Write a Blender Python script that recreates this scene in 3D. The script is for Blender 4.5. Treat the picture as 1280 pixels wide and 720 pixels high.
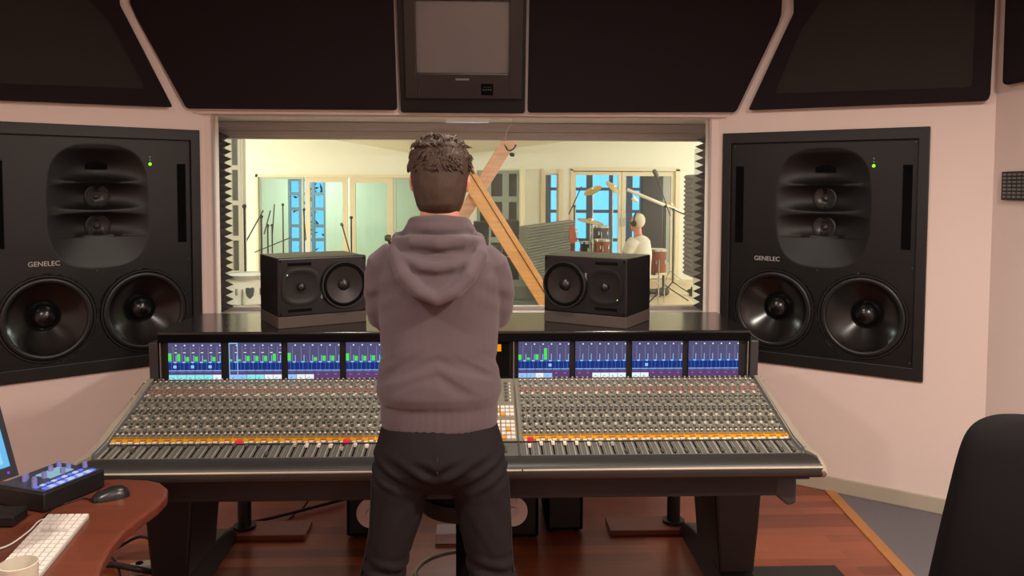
import bpy, bmesh, math, random
from mathutils import Vector, Matrix, noise

for o in list(bpy.data.objects):
    bpy.data.objects.remove(o)
SC = bpy.context.scene
COL = SC.collection
R = math.radians
rnd = random.Random(7)

# ------------------------------------------------------------------ camera
PITCH, YAW, ROLL, SY = 0.0530, 0.0401, 0.0036, -73.0
CAMP = Vector((0.0872, 0.0, 1.72))
FPX = 1024.0
_r = Vector((math.cos(YAW), -math.sin(YAW), 0))
_f0 = Vector((math.sin(YAW), math.cos(YAW), 0))
_f = _f0 * math.cos(PITCH) - Vector((0, 0, 1)) * math.sin(PITCH)
_u = _f0 * math.sin(PITCH) + Vector((0, 0, 1)) * math.cos(PITCH)
_rr = _r * math.cos(ROLL) + _u * math.sin(ROLL)
_uu = _u * math.cos(ROLL) - _r * math.sin(ROLL)
cd = bpy.data.cameras.new('camera')
cam = bpy.data.objects.new('camera', cd)
COL.objects.link(cam)
cd.sensor_width = 36.0
cd.sensor_fit = 'HORIZONTAL'
cd.lens = 36.0 * FPX / 1280.0
cd.shift_y = SY / 1280.0
cd.clip_start = 0.05
cd.clip_end = 200
M = Matrix((_rr, _uu, -_f)).transposed().to_4x4()
M.translation = CAMP
cam.matrix_world = M
SC.camera = cam

# ------------------------------------------------------------------ view
SC.view_settings.view_transform = 'Standard'
SC.view_settings.look = 'None'
SC.view_settings.gamma = 1.0
SC.view_settings.use_curve_mapping = False
SC.view_settings.exposure = 0.0

# ------------------------------------------------------------------ world: blue evening sky outside the far windows
W = bpy.data.worlds.new('evening_sky')
SC.world = W
W.use_nodes = True
wn = W.node_tree.nodes
bgn = wn.get('Background') or wn.new('ShaderNodeBackground')
bgn.inputs[0].default_value = (0.13, 0.52, 1.0, 1)
bgn.inputs[1].default_value = 1.85

# ------------------------------------------------------------------ lights (lamps of the two rooms)
def area(name, loc, size, power, col, rot=(0, 0, 0), spread=180):
    l = bpy.data.lights.new(name, 'AREA')
    l.shape = 'DISK'
    l.size = size
    l.energy = power
    l.color = col
    l.spread = R(spread)
    o = bpy.data.objects.new(name, l)
    o.location = loc
    o.rotation_euler = rot
    COL.objects.link(o)
    return o
WARM = (1.0, 0.90, 0.79)
area('ceiling_lamp', (1.75, 1.1, 2.93), 0.22, 112, WARM)
area('ceiling_lamp', (0.35, 0.3, 2.93), 0.22, 14, WARM)
area('ceiling_lamp', (-1.35, 1.2, 2.93), 0.22, 42, WARM)
area('ceiling_lamp', (0.2, 2.9, 2.93), 0.22, 24, WARM)
area('ceiling_lamp', (-1.2, -1.2, 2.93), 0.22, 20, WARM)
area('ceiling_lamp', (1.4, -1.2, 2.93), 0.22, 28, WARM)
LIVE = (0.95, 0.97, 0.95)
def bulb(name, loc, power, col, radius=0.18):
    l = bpy.data.lights.new(name, 'POINT')
    l.energy = power
    l.color = col
    l.shadow_soft_size = radius
    o = bpy.data.objects.new(name, l)
    o.location = loc
    COL.objects.link(o)
for lx, ly, pw in ((-6.4, 9.6, 260), (-6.0, 12.4, 200), (6.0, 9.6, 260), (6.0, 12.4, 170), (0.0, 6.0, 50), (-2.6, 6.9, 55), (2.6, 6.9, 55)):
    bulb('studio_lamp', (lx, ly, 2.0 if abs(lx) > 4 else 2.2), pw, LIVE)
area('booth_lamp', (5.5, 17.0, 2.6), 0.4, 90, (1.0, 0.95, 0.85))
area('booth_lamp', (-3.5, 17.0, 2.6), 0.4, 170, (0.85, 1.0, 0.92))

# ------------------------------------------------------------------ picking points on known planes
def ray(x, y):
    px, py = x - 640.0, y - 360.0 - SY
    return _f + _rr * (px / FPX) - _uu * (py / FPX)
def at(x, y, Y):
    d = ray(x, y)
    return CAMP + d * (Y / d.y)
def atz(x, y, Z):
    d = ray(x, y)
    return CAMP + d * ((Z - CAMP.z) / d.z)
def atp(x, y, P, n):
    d = ray(x, y)
    return CAMP + d * ((Vector(P) - CAMP).dot(n) / d.dot(n))

# ------------------------------------------------------------------ materials
def lin(c):
    out = []
    for v in c[:3]:
        v = v / 255.0
        out.append(v / 12.92 if v <= 0.04045 else ((v + 0.055) / 1.055) ** 2.4)
    return (out[0], out[1], out[2], 1.0)
MATS = {}
def mat(name, rgb, rough=0.6, metal=0.0, var=0.06, scale=30.0, bump=0.0, bscale=200.0, spec=0.5, sheen=0.0):
    if name in MATS:
        return MATS[name]
    m = bpy.data.materials.new(name)
    m.use_nodes = True
    nt = m.node_tree
    b = nt.nodes['Principled BSDF']
    c = lin(rgb)
    tc = nt.nodes.new('ShaderNodeTexCoord')
    nz = nt.nodes.new('ShaderNodeTexNoise')
    nz.inputs['Scale'].default_value = scale
    nz.inputs['Detail'].default_value = 3
    nt.links.new(tc.outputs['Object'], nz.inputs['Vector'])
    mx = nt.nodes.new('ShaderNodeMix')
    mx.data_type = 'RGBA'
    nt.links.new(nz.outputs['Fac'], mx.inputs['Factor'])
    mx.inputs[6].default_value = tuple(max(0, v * (1 - var)) for v in c[:3]) + (1,)
    mx.inputs[7].default_value = tuple(min(1, v * (1 + var)) for v in c[:3]) + (1,)
    nt.links.new(mx.outputs[2], b.inputs['Base Color'])
    b.inputs['Roughness'].default_value = rough
    b.inputs['Metallic'].default_value = metal
    b.inputs['Specular IOR Level'].default_value = spec
    if sheen:
        b.inputs['Sheen Weight'].default_value = sheen
    if bump:
        n2 = nt.nodes.new('ShaderNodeTexNoise')
        n2.inputs['Scale'].default_value = bscale
        nt.links.new(tc.outputs['Object'], n2.inputs['Vector'])
        bp = nt.nodes.new('ShaderNodeBump')
        bp.inputs['Strength'].default_value = bump
        bp.inputs['Distance'].default_value = 0.01
        nt.links.new(n2.outputs['Fac'], bp.inputs['Height'])
        nt.links.new(bp.outputs[0], b.inputs['Normal'])
    MATS[name] = m
    return m
def emit(name, rgb, s=1.0):
    if name in MATS:
        return MATS[name]
    m = bpy.data.materials.new(name)
    m.use_nodes = True
    nt = m.node_tree
    nt.nodes.remove(nt.nodes['Principled BSDF'])
    e = nt.nodes.new('ShaderNodeEmission')
    e.inputs[0].default_value = lin(rgb)
    e.inputs[1].default_value = s
    nt.links.new(e.outputs[0], nt.nodes['Material Output'].inputs[0])
    MATS[name] = m
    return m
def glass(name, tint=(255, 255, 255), refl=1.0, rough=0.0):
    m = bpy.data.materials.new(name)
    m.use_nodes = True
    nt = m.node_tree
    nt.nodes.remove(nt.nodes['Principled BSDF'])
    t = nt.nodes.new('ShaderNodeBsdfTransparent')
    t.inputs[0].default_value = lin(tint)
    g = nt.nodes.new('ShaderNodeBsdfGlossy')
    g.inputs['Roughness'].default_value = rough
    fr = nt.nodes.new('ShaderNodeFresnel')
    fr.inputs[0].default_value = 1.45
    mu = nt.nodes.new('ShaderNodeMath')
    mu.operation = 'MULTIPLY'
    mu.inputs[1].default_value = refl
    nt.links.new(fr.outputs[0], mu.inputs[0])
    mx = nt.nodes.new('ShaderNodeMixShader')
    nt.links.new(mu.outputs[0], mx.inputs[0])
    nt.links.new(t.outputs[0], mx.inputs[1])
    nt.links.new(g.outputs[0], mx.inputs[2])
    nt.links.new(mx.outputs[0], nt.nodes['Material Output'].inputs[0])
    return m
def planks(name, cols, plank_w, plank_l, rough, rot=0.0, mortar=(40, 20, 14), msize=0.004):
    m = bpy.data.materials.new(name)
    m.use_nodes = True
    nt = m.node_tree
    b = nt.nodes['Principled BSDF']
    tc = nt.nodes.new('ShaderNodeTexCoord')
    mp = nt.nodes.new('ShaderNodeMapping')
    mp.inputs['Rotation'].default_value = (0, 0, rot)
    nt.links.new(tc.outputs['Object'], mp.inputs[0])
    br = nt.nodes.new('ShaderNodeTexBrick')
    br.inputs['Color1'].default_value = (0, 0, 0, 1)
    br.inputs['Color2'].default_value = (1, 1, 1, 1)
    br.inputs['Mortar'].default_value = (0.5, 0.5, 0.5, 1)
    br.inputs['Scale'].default_value = 1.0
    br.inputs['Brick Width'].default_value = plank_l
    br.inputs['Row Height'].default_value = plank_w
    br.inputs['Mortar Size'].default_value = 0.0
    br.offset = 0.37
    nt.links.new(mp.outputs[0], br.inputs['Vector'])
    rp = nt.nodes.new('ShaderNodeValToRGB')
    els = rp.color_ramp.elements
    els[0].position = 0.0
    els[0].color = lin(cols[0])
    els[1].position = 1.0
    els[1].color = lin(cols[-1])
    for i, cc in enumerate(cols[1:-1]):
        e = els.new((i + 1) / (len(cols) - 1))
        e.color = lin(cc)
    nt.links.new(br.outputs['Color'], rp.inputs[0])
    mp2 = nt.nodes.new('ShaderNodeMapping')
    mp2.inputs['Rotation'].default_value = (0, 0, rot)
    mp2.inputs['Scale'].default_value = (2.5, 40, 40)
    nt.links.new(tc.outputs['Object'], mp2.inputs[0])
    nz = nt.nodes.new('ShaderNodeTexNoise')
    nz.inputs['Scale'].default_value = 1.0
    nz.inputs['Detail'].default_value = 5
    nt.links.new(mp2.outputs[0], nz.inputs['Vector'])
    mx = nt.nodes.new('ShaderNodeMix')
    mx.data_type = 'RGBA'
    mx.blend_type = 'MULTIPLY'
    mx.inputs['Factor'].default_value = 0.55
    nt.links.new(rp.outputs[0], mx.inputs[6])
    nt.links.new(nz.outputs['Color'], mx.inputs[7])
    gr = nt.nodes.new('ShaderNodeValToRGB')
    gr.color_ramp.elements[0].position = 0.3
    gr.color_ramp.elements[0].color = (0.6, 0.6, 0.6, 1)
    gr.color_ramp.elements[1].position = 0.7
    gr.color_ramp.elements[1].color = (1, 1, 1, 1)
    nt.links.new(nz.outputs['Fac'], gr.inputs[0])
    nt.links.new(gr.outputs[0], mx.inputs[7])
    nt.links.new(mx.outputs[2], b.inputs['Base Color'])
    b.inputs['Roughness'].default_value = rough
    MATS[name] = m
    return m

PAINT = mat('wall_paint', (226, 206, 198), 0.75, var=0.02, scale=4)
PAINTL = mat('studio_wall_paint', (230, 227, 212), 0.8, var=0.02, scale=2)
CEIL = mat('ceiling_paint', (205, 195, 190), 0.85, var=0.02, scale=4)
WHITE = mat('white_gloss_trim', (214, 205, 195), 0.45, var=0.02)
FABRIC = mat('black_panel_fabric', (34, 28, 30), 0.95, var=0.15, scale=600, bump=0.15, bscale=900, spec=0.15)
FABRIC2 = mat('black_panel_mesh', (46, 41, 40), 0.95, var=0.12, scale=600, bump=0.15, bscale=900, spec=0.15)
BLACKP = mat('black_painted_wood', (11, 10, 11), 0.5, var=0.1)
BLACKB = mat('black_baffle', (11, 10, 10), 0.45, var=0.06, spec=0.4)
BLACKG = mat('glossy_black_cone', (16, 16, 16), 0.22, var=0.08, scale=20)
BLACKM = mat('deep_black_matt', (6, 6, 6), 0.9, var=0.05, spec=0.1)
RUBBER = mat('black_rubber', (24, 24, 24), 0.4, var=0.05)
BAFFLE2 = mat('dark_grey_baffle', (17, 16, 19), 0.33, var=0.06, spec=0.4)
CONE2 = mat('grey_black_cone', (27, 25, 25), 0.35, var=0.06)
CHARCOAL = mat('charcoal_metal', (46, 45, 46), 0.4, var=0.05)
GLOSSTOP = mat('lacquered_black_top', (22, 20, 20), 0.13, var=0.05, spec=1.0)
LEATHER = mat('black_padded_vinyl', (43, 41, 38), 0.45, var=0.1, bump=0.05, bscale=400)
STEEL = mat('brushed_steel', (176, 172, 166), 0.3, 0.9, var=0.04)
PANELG = mat('grey_console_panel', (122, 117, 104), 0.5, var=0.05, scale=60)
PANELD = mat('dark_console_panel', (94, 92, 85), 0.5, var=0.05, scale=60)
KNOBL = mat('light_grey_knob', (160, 156, 146), 0.4, var=0.05)
KNOBM = mat('mid_grey_knob', (110, 108, 100), 0.4, var=0.05)
KNOBD = mat('dark_knob', (74, 75, 70), 0.4, var=0.05)
KNOBR = mat('dusty_red_knob', (150, 104, 94), 0.4, var=0.05)
KNOBG = mat('grey_green_knob', (96, 108, 96), 0.4, var=0.05)
YELLOW = mat('amber_strip', (206, 146, 28), 0.45, var=0.12, scale=40)
ORANGE = mat('orange_key', (238, 150, 30), 0.45, var=0.04)
WKEY = mat('white_key', (226, 214, 200), 0.45, var=0.04)
REDLED = emit('red_lit_button', (230, 45, 70), 1.0)
GREENLED = emit('green_led', (150, 255, 20), 1.6)
DIMLED = emit('dim_led', (120, 130, 110), 0.6)
LOGO = mat('silver_lettering', (190, 188, 186), 0.4, 0.2)
GREYPAD = mat('brown_grey_foam_pad', (72, 62, 56), 0.85, var=0.08)
CABLE = mat('black_cable_rubber', (18, 16, 16), 0.5)

# ------------------------------------------------------------------ mesh builder
class MB:
    def __init__(s):
        s.bm = bmesh.new()
        s.mi = 0
    def _f(s, vs):
        try:
            f = s.bm.faces.new(vs)
            f.material_index = s.mi
            return f
        except ValueError:
            return None
    def box(s, x0, x1, y0, y1, z0, z1, M=None):
        P = [Vector((x, y, z)) for z in (z0, z1) for y in (y0, y1) for x in (x0, x1)]
        if M is not None:
            P = [M @ p for p in P]
        v = [s.bm.verts.new(p) for p in P]
        for q in ((0, 2, 3, 1), (4, 5, 7, 6), (0, 1, 5, 4), (2, 6, 7, 3), (0, 4, 6, 2), (1, 3, 7, 5)):
            s._f([v[i] for i in q])
        return s
    def loft(s, rings, cap=True, closed=True):
        V = [[s.bm.verts.new(p) for p in r] for r in rings]
        n = len(V[0])
        for a, b in zip(V, V[1:]):
            for i in range(n if closed else n - 1):
                j = (i + 1) % n
                s._f([a[i], a[j], b[j], b[i]])
        if cap:
            s._f(V[0][::-1])
            s._f(V[-1])
        return s
    def cyl(s, p0, p1, r0, r1=None, n=14, cap=True):
        p0, p1 = Vector(p0), Vector(p1)
        r1 = r0 if r1 is None else r1
        d = (p1 - p0).normalized()
        a = d.orthogonal().normalized()
        b = d.cross(a)
        rings = []
        for p, r in ((p0, r0), (p1, r1)):
            rings.append([p + a * (r * math.cos(2 * math.pi * k / n)) + b * (r * math.sin(2 * math.pi * k / n)) for k in range(n)])
        return s.loft(rings, cap)
    def lathe(s, prof, M=None, n=32, cap=False):
        rings = []
        for r, h in prof:
            ring = [Vector((max(r, 1e-4) * math.cos(2 * math.pi * k / n), max(r, 1e-4) * math.sin(2 * math.pi * k / n), h)) for k in range(n)]
            rings.append([M @ p for p in ring] if M is not None else ring)
        return s.loft(rings, cap)
    def tube(s, pts, r, n=8, cap=True):
        pts = [Vector(p) for p in pts]
        rs = r if isinstance(r, (list, tuple)) else [r] * len(pts)
        rings = []
        prev = None
        for i, p in enumerate(pts):
            d = (pts[min(i + 1, len(pts) - 1)] - pts[max(i - 1, 0)]).normalized()
            if prev is None:
                a = d.orthogonal().normalized()
            else:
                a = (prev - d * prev.dot(d))
                a = a.normalized() if a.length > 1e-6 else d.orthogonal().normalized()
            prev = a
            b = d.cross(a)
            rings.append([p + (a * math.cos(2 * math.pi * k / n) + b * math.sin(2 * math.pi * k / n)) * rs[i] for k in range(n)])
        return s.loft(rings, cap)
    def prism(s, pts, vec):
        pts = [Vector(p) for p in pts]
        vec = Vector(vec)
        return s.loft([pts, [p + vec for p in pts]], True)
    def quad(s, pts):
        s._f([s.bm.verts.new(Vector(p)) for p in pts])
        return s
    def sphere(s, c, r, n=16, M=None, sc=(1, 1, 1)):
        c = Vector(c)
        rings = []
        m = n // 2
        for i in range(m + 1):
            t = math.pi * i / m
            rr, h = max(math.sin(t), 1e-3), -math.cos(t)
            ring = [Vector((rr * math.cos(2 * math.pi * k / n) * r * sc[0], rr * math.sin(2 * math.pi * k / n) * r * sc[1], h * r * sc[2])) for k in range(n)]
            if M is not None:
                ring = [M @ p for p in ring]
            rings.append([p + c for p in ring])
        return s.loft(rings, True)
    def mesh(s, name):
        bmesh.ops.recalc_face_normals(s.bm, faces=s.bm.faces[:])
        me = bpy.data.meshes.new(name)
        s.bm.to_mesh(me)
        s.bm.free()
        return me
    def build(s, name, mats, parent=None, smooth=None, world=True, bevel=0.0, seg=2):
        return link_mesh(name, s.mesh(name), mats, parent, smooth, world, bevel, seg)

def root_of(o):
    while o.parent is not None:
        o = o.parent
    return o
def link_mesh(name, me, mats, parent=None, smooth=None, world=True, bevel=0.0, seg=2):
    if not isinstance(mats, (list, tuple)):
        mats = [mats]
    if len(me.materials):
        me.materials.clear()
    for m in mats:
        me.materials.append(m)
    o = bpy.data.objects.new(name, me)
    COL.objects.link(o)
    if parent is not None:
        o.parent = parent
        if world:
            me.transform(root_of(parent).matrix_basis.inverted())
    if smooth is not None:
        for p in me.polygons:
            p.use_smooth = True
        if smooth < 180:
            me.set_sharp_from_angle(angle=R(smooth))
    if bevel:
        b = o.modifiers.new('bevel', 'BEVEL')
        b.width = bevel
        b.segments = seg
        b.limit_method = 'ANGLE'
        b.angle_limit = R(35)
    return o
def tag(o, label=None, cat=None, group=None, kind=None):
    if label: o['label'] = label
    if cat: o['category'] = cat
    if group: o['group'] = group
    if kind: o['kind'] = kind
    return o
def thing(name, loc, label, cat, rz=0.0, group=None):
    o = bpy.data.objects.new(name, None)
    o.empty_display_size = 0.1
    COL.objects.link(o)
    o.location = loc
    o.rotation_euler = (0, 0, rz)
    o.matrix_basis = Matrix.Translation(Vector(loc)) @ Matrix.Rotation(rz, 4, 'Z')
    return tag(o, label, cat, group)
def struct(o):
    o['kind'] = 'structure'
    return o
def dup(o, parent=None):
    c = o.copy()
    COL.objects.link(c)
    if parent is not None:
        c.parent = parent
    for ch in list(o.children):
        dup(ch, c)
    return c
def textmesh(s, size, M, depth=0.001):
    cu = bpy.data.curves.new('lettering', 'FONT')
    cu.body = s
    cu.size = size
    cu.extrude = depth
    cu.align_x = 'CENTER'
    cu.align_y = 'CENTER'
    t = bpy.data.objects.new('lettering', cu)
    COL.objects.link(t)
    bpy.context.view_layer.update()
    me = bpy.data.meshes.new_from_object(t.evaluated_get(bpy.context.evaluated_depsgraph_get()))
    bpy.data.objects.remove(t)
    me.transform(M)
    return me
def blob_mesh(mb, voxel, smooth_it=4, disp=None):
    """merge overlapping closed shapes into one continuous skin"""
    me = mb.mesh('blob')
    o = bpy.data.objects.new('blob', me)
    COL.objects.link(o)
    m = o.modifiers.new('r', 'REMESH')
    m.mode = 'VOXEL'
    m.voxel_size = voxel
    if smooth_it:
        k = o.modifiers.new('s', 'SMOOTH')
        k.factor = 0.5
        k.iterations = smooth_it
    bpy.context.view_layer.update()
    out = bpy.data.meshes.new_from_object(o.evaluated_get(bpy.context.evaluated_depsgraph_get()))
    bpy.data.objects.remove(o)
    if disp:
        ns = [v.normal.copy() for v in out.vertices]
        for v, n in zip(out.vertices, ns):
            d = disp(v.co, n)
            v.co = v.co + (d if isinstance(d, Vector) else n * d)
    return out
def holes(mb, x0, x1, z0, z1, y0, y1, hs, M=None):
    """a wall slab with rectangular openings (x0,x1,z0,z1)"""
    xs = sorted({x0, x1, *[h[0] for h in hs], *[h[1] for h in hs]})
    zs = sorted({z0, z1, *[h[2] for h in hs], *[h[3] for h in hs]})
    xs = [x for x in xs if x0 - 1e-6 <= x <= x1 + 1e-6]
    zs = [z for z in zs if z0 - 1e-6 <= z <= z1 + 1e-6]
    for i in range(len(xs) - 1):
        for j in range(len(zs) - 1):
            cx, cz = (xs[i] + xs[i + 1]) / 2, (zs[j] + zs[j + 1]) / 2
            if any(h[0] < cx < h[1] and h[2] < cz < h[3] for h in hs):
                continue
            mb.box(xs[i], xs[i + 1], y0, y1, zs[j], zs[j + 1], M)
    bmesh.ops.remove_doubles(mb.bm, verts=mb.bm.verts[:], dist=1e-5)

# ================================================================== THE CONTROL ROOM
A = 0.6454
CA, SA = math.cos(A), math.sin(A)
YF, CW, WW = 4.903, 1.527, 1.476
H = 3.0
SCW = 1.44                      # length of the angled wall
SXR = CW + CA * SCW
SYR = YF - SA * SCW
WR = Matrix.Translation((CW, YF, 0)) @ Matrix.Rotation(-A, 4, 'Z')        # x along the right angled wall
WL = Matrix.Translation((-CW, YF, 0)) @ Matrix.Rotation(A, 4, 'Z')        # x negative along the left one
# floor
wood = planks('red_parquet', [(146, 74, 48), (112, 52, 34), (164, 86, 54), (126, 60, 40), (178, 94, 58)], 0.085, 0.9, 0.3)
mb = MB()
mb.box(-3.2, 2.0, -2.6, 5.0, -0.06, 0)
# the right edge follows the carpet strip
e0, e1, e2 = Vector((2.11, 4.9, 0)), Vector((1.989, 3.473, 0)), Vector((1.55, -2.6, 0))
mb.bm.clear()
mb.prism([(-3.2, -2.6, -.06), (e2.x, -2.6, -.06), (e1.x, e1.y, -.06), (e0.x, e0.y, -.06), (e0.x, 5.0, -.06), (-3.2, 5.0, -.06)], (0, 0, .06))
struct(mb.build('floor', wood))
mb = MB()
mb.prism([(e2.x, -2.6, -.06), (3.2, -2.6, -.06), (3.2, 5.0, -.06), (e0.x, 5.0, -.06), (e0.x, e0.y, -.06), (e1.x, e1.y, -.06)], (0, 0, .06))
CARPET = mat('grey_carpet', (116, 110, 114), 0.95, var=0.25, scale=160, bump=0.4, bscale=500, spec=0.1)
struct(mb.build('floor_carpet', CARPET))
mb = MB()
w = Vector((0.028, 0, 0))
mb.prism([e2 - w, e2 + w, e1 + w, e0 + w, e0 - w, e1 - w], (0, 0, 0.006))
struct(mb.build('trim_floor_strip', mat('oak_threshold', (176, 116, 60), 0.4, var=0.12, scale=20)))
mb = MB()
mb.box(-3.2, 3.2, -2.6, 5.0, H, H + .1)
struct(mb.build('ceiling', CEIL))
# walls
mb = MB()
holes(mb, -CW, CW, 0, H, YF, YF + .1, [(-WW, WW, 0.90, 2.13)])
struct(mb.build('wall_front', PAINT))
SP0, SP1, SZ0, SZ1 = 0.032, 1.148, 0.689, 2.039
mb = MB()
holes(mb, 0, SCW, 0, H, 0, .12, [(SP0 + .004, SP1 - .004, SZ0 + .004, SZ1 - .004)], WR)
struct(mb.build('wall_right', PAINT))
mb = MB()
holes(mb, -SCW - .4, 0, 0, H, 0, .12, [(-SP1 + .004, -SP0 - .004, SZ0 + .004, SZ1 - .004)], WL)
struct(mb.build('wall_left', PAINT))
mb = MB()
mb.box(SXR, SXR + .1, -2.6, SYR + .02, 0, H)
struct(mb.build('wall_right_side', PAINT))
mb = MB()
mb.box(-SXR - .42, -SXR - .32, -2.6, SYR - .2, 0, H)
struct(mb.build('wall_left_side', PAINT))
mb = MB()
mb.box(-3.2, 3.2, -2.7, -2.6, 0, H)
struct(mb.build('wall_back', PAINT))
# baseboards
BB = mat('baseboard_paint', (176, 164, 146), 0.5, var=0.03)
mb = MB()
mb.box(0, SCW - .01, -.014, 0, 0, 0.085, WR)
struct(mb.build('baseboard_right', BB, bevel=.004))
mb = MB()
mb.box(-SCW, 0, -.014, 0, 0, 0.085, WL)
struct(mb.build('baseboard_left', BB, bevel=.004))
mb = MB()
mb.box(SXR - .014, SXR, -2.6, SYR - .012, 0, .085)
struct(mb.build('baseboard_right_side', BB, bevel=.004))
mb = MB()
mb.box(-CW, CW, YF - .014, YF, 0, .085)
struct(mb.build('baseboard_front', BB, bevel=.004))

# leaning header above the window
FU = Vector((0, -0.2747, 0.9615))
FN = Vector((0, -0.9615, -0.2747))
FO = Vector((0, 4.865, 2.150))
mb = MB()
prof = [(YF + .02, 2.135), (4.865, 2.135), (4.865 - .2857 * (H - 2.135), H), (YF + .02, H)]
mb.loft([[Vector((x, p[0], p[1])) for p in prof] for x in (-2.3, 2.3)])
struct(mb.build('trim_header', PAINT))

def round_poly(pts, r=0.02, n=4, which=None):
    out = []
    N = len(pts)
    for i, p in enumerate(pts):
        if which is not None and i not in which:
            out.append(p)
            continue
        a, b = pts[i - 1], pts[(i + 1) % N]
        d0, d1 = (a - p).normalized(), (b - p).normalized()
        for k in range(n + 1):
            t = k / n
            q0, q1 = p + d0 * r, p + d1 * r
            out.append(q0 * (1 - t) ** 2 + p * (2 * t * (1 - t)) + q1 * t * t)
    return out
def panel(name, pxs, P, n, thick, label, which, inset=None, rad=.022):
    """fabric panel: outline picked on the plane of its own front face"""
    pts = [atp(x, y, Vector(P) + n * thick, n) for x, y in pxs]
    c = sum(pts, Vector()) / len(pts)
    root = thing(name, (c.x, c.y, min(p.z for p in pts)), label, 'acoustic panel')
    mb = MB()
    front = round_poly(pts, rad, 5, which)
    mb.loft([front, [p - n * (thick - .002) + (c - p) * .085 for p in front]])
    mb.build('fabric_cover', FABRIC, root, smooth=30, bevel=.008)
    if inset:
        q = [p + (c - p) * inset + n * .001 for p in pts]
        mb = MB()
        mb.prism(q, n * -.01)
        mb.build('panel_mesh', FABRIC2, root)
    return root
NR = Vector((-SA, -CA, 0))
NL = Vector((SA, -CA, 0))
panel('sound_absorber', [(164, -38), (162, 4), (170, 22), (233, 136), (497, 138), (491, -38)], FO, FN, .05,
      'wide black fabric panel above the window, directly left of the television', (3, 4))
panel('sound_absorber', [(662, -38), (659, 141), (920, 140.5), (973, 30), (977, 18), (980, -38)], FO, FN, .05,
      'wide black fabric panel above the window, directly right of the television', (1, 2))
def corner_panel(pxs, P, n, label, which, inner):
    r = panel('sound_absorber', pxs, P, n, .05, label, which)
    pts = [atp(x, y, Vector(P) + n * .052, n) for x, y in inner]
    mb = MB()
    mb.prism(round_poly(pts, .03, 4), n * -.01)
    mb.build('panel_mesh', FABRIC2, r)
corner_panel([(-70, -38), (-70, 124), (0, 126.5), (217.5, 135), (151, 6), (148, -38)], (-CW, YF, 0), NL,
             'black corner panel on the left angled wall, above the left in-wall loudspeaker', (3,),
             [(-60, -50), (-60, 100), (0, 104), (182, 111), (136, 26), (60, -50)])
corner_panel([(991, -38), (991, 16), (934, 138.5), (1236, 127), (1239, 118), (1247, -38)], (CW, YF, 0), NR,
             'black corner panel on the right angled wall, above the right in-wall loudspeaker', (2, 3),
             [(1062, -50), (1000, 40), (968, 117), (1215, 109), (1222, -50)])
# black panel and volume box on the right side wall
root = thing('sound_absorber', (SXR - .03, 3.75, 2.2), 'black panel high on the right side wall, cut by the right photo edge', 'acoustic panel')
mb = MB()
p = at(1273, 100, 3.9)
mb.box(SXR - .05, SXR - .002, 3.2, 3.93, 2.22, 2.95)
mb.build('fabric_cover', FABRIC, root, bevel=.02, seg=3)
root = thing('wall_controller', (SXR, 3.9, 1.66), 'small black control box with rows of buttons on the right side wall', 'control box')
mb = MB()
mb.box(SXR - .02, SXR - .001, 3.74, 3.945, 1.66, 1.80)
mb.build('housing', BLACKP, root, bevel=.004)
mb = MB()
for j in range(7):
    for k in range(5):
        mb.box(SXR - .026, SXR - .02, 3.76 + k * .036, 3.78 + k * .036, 1.672 + j * .018, 1.682 + j * .018)
tag(mb.build('button_array', KNOBM, root), kind=None)

# ------------------------------------------------------------------ television above the window
TVR = Matrix((Vector((1, 0, 0)), -FN, FU)).transposed().to_4x4()   # x right, y into the wall, z up the facet
TVR.translation = FO + FN * .0
def fpt(x, y, off):
    p = atp(x, y, FO + FN * off, FN)
    return TVR.inverted() @ p
tv = thing('television', at(577, 141, 4.80), 'old black tube television built into the black housing above the window', 'television')
mb = MB()
pts = [fpt(x, y, .05) for x, y in ((494, -50), (501, 141), (656, 142), (659, -50))]
pts = round_poly(pts, .018, 4, (1, 2))
mb.prism([TVR @ p for p in pts], FN * -.048)
mb.build('housing', BLACKB, tv, bevel=.006)
# set front: bezel ring around the tube
a0, a1 = fpt(508, 122, .05), fpt(652, 122, .05)
s0, s1 = fpt(521, 91, .07), fpt(636, 91, .07)
ztop = fpt(578, -22, .06).z
stop = fpt(578, 1, .07).z
TX0, TX1, TZ0 = a0.x, a1.x, a0.z
mb = MB()
for bx in ((TX0, s0.x, TZ0, ztop), (s1.x, TX1, TZ0, ztop), (s0.x, s1.x, TZ0, s0.z), (s0.x, s1.x, stop, ztop)):
    mb.box(bx[0], bx[1], -.085, -.045, bx[2], bx[3], TVR)
mb.build('cabinet', mat('tv_plastic', (38, 34, 34), 0.35, var=.04), tv, bevel=.005)
mb = MB()
n = 18
grid = []
for j in range(n + 1):
    row = []
    for i in range(n + 1):
        u, v = i / n * 2 - 1, j / n * 2 - 1
        dep = .022 * (1 - .5 * u * u - .5 * v * v)
        zz = (s0.z + stop) / 2 + v * (stop - s0.z) / 2 * 1.01 - .006 * (1 - u * u) * (1 if v < 0 else 0) * (-v)
        row.append(TVR @ Vector(((s0.x + s1.x) / 2 + u * (s1.x - s0.x) / 2 * 1.01, -.055 - dep, zz)))
    grid.append(row)
mb.loft(grid, cap=False, closed=False)
mb.build('tube_screen', mat('grey_tube_glass', (114, 109, 107), 0.22, var=.05, scale=6), tv, smooth=180)
lg = fpt(578, 99.5, .087)
MB().box(lg.x - .039, lg.x + .039, -.0868, -.084, lg.z - .0055, lg.z + .0055, TVR).build('name_strip', mat('dull_silver_strip', (120, 114, 112), .4), tv, bevel=.001)
cpn = fpt(609, 112, .087)
mb = MB()
mb.box(cpn.x - .035, cpn.x + .035, -.0875, -.08, cpn.z - .033, cpn.z + .033, TVR)
mb.build('control_flap', BLACKM, tv)
mb = MB()
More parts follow.
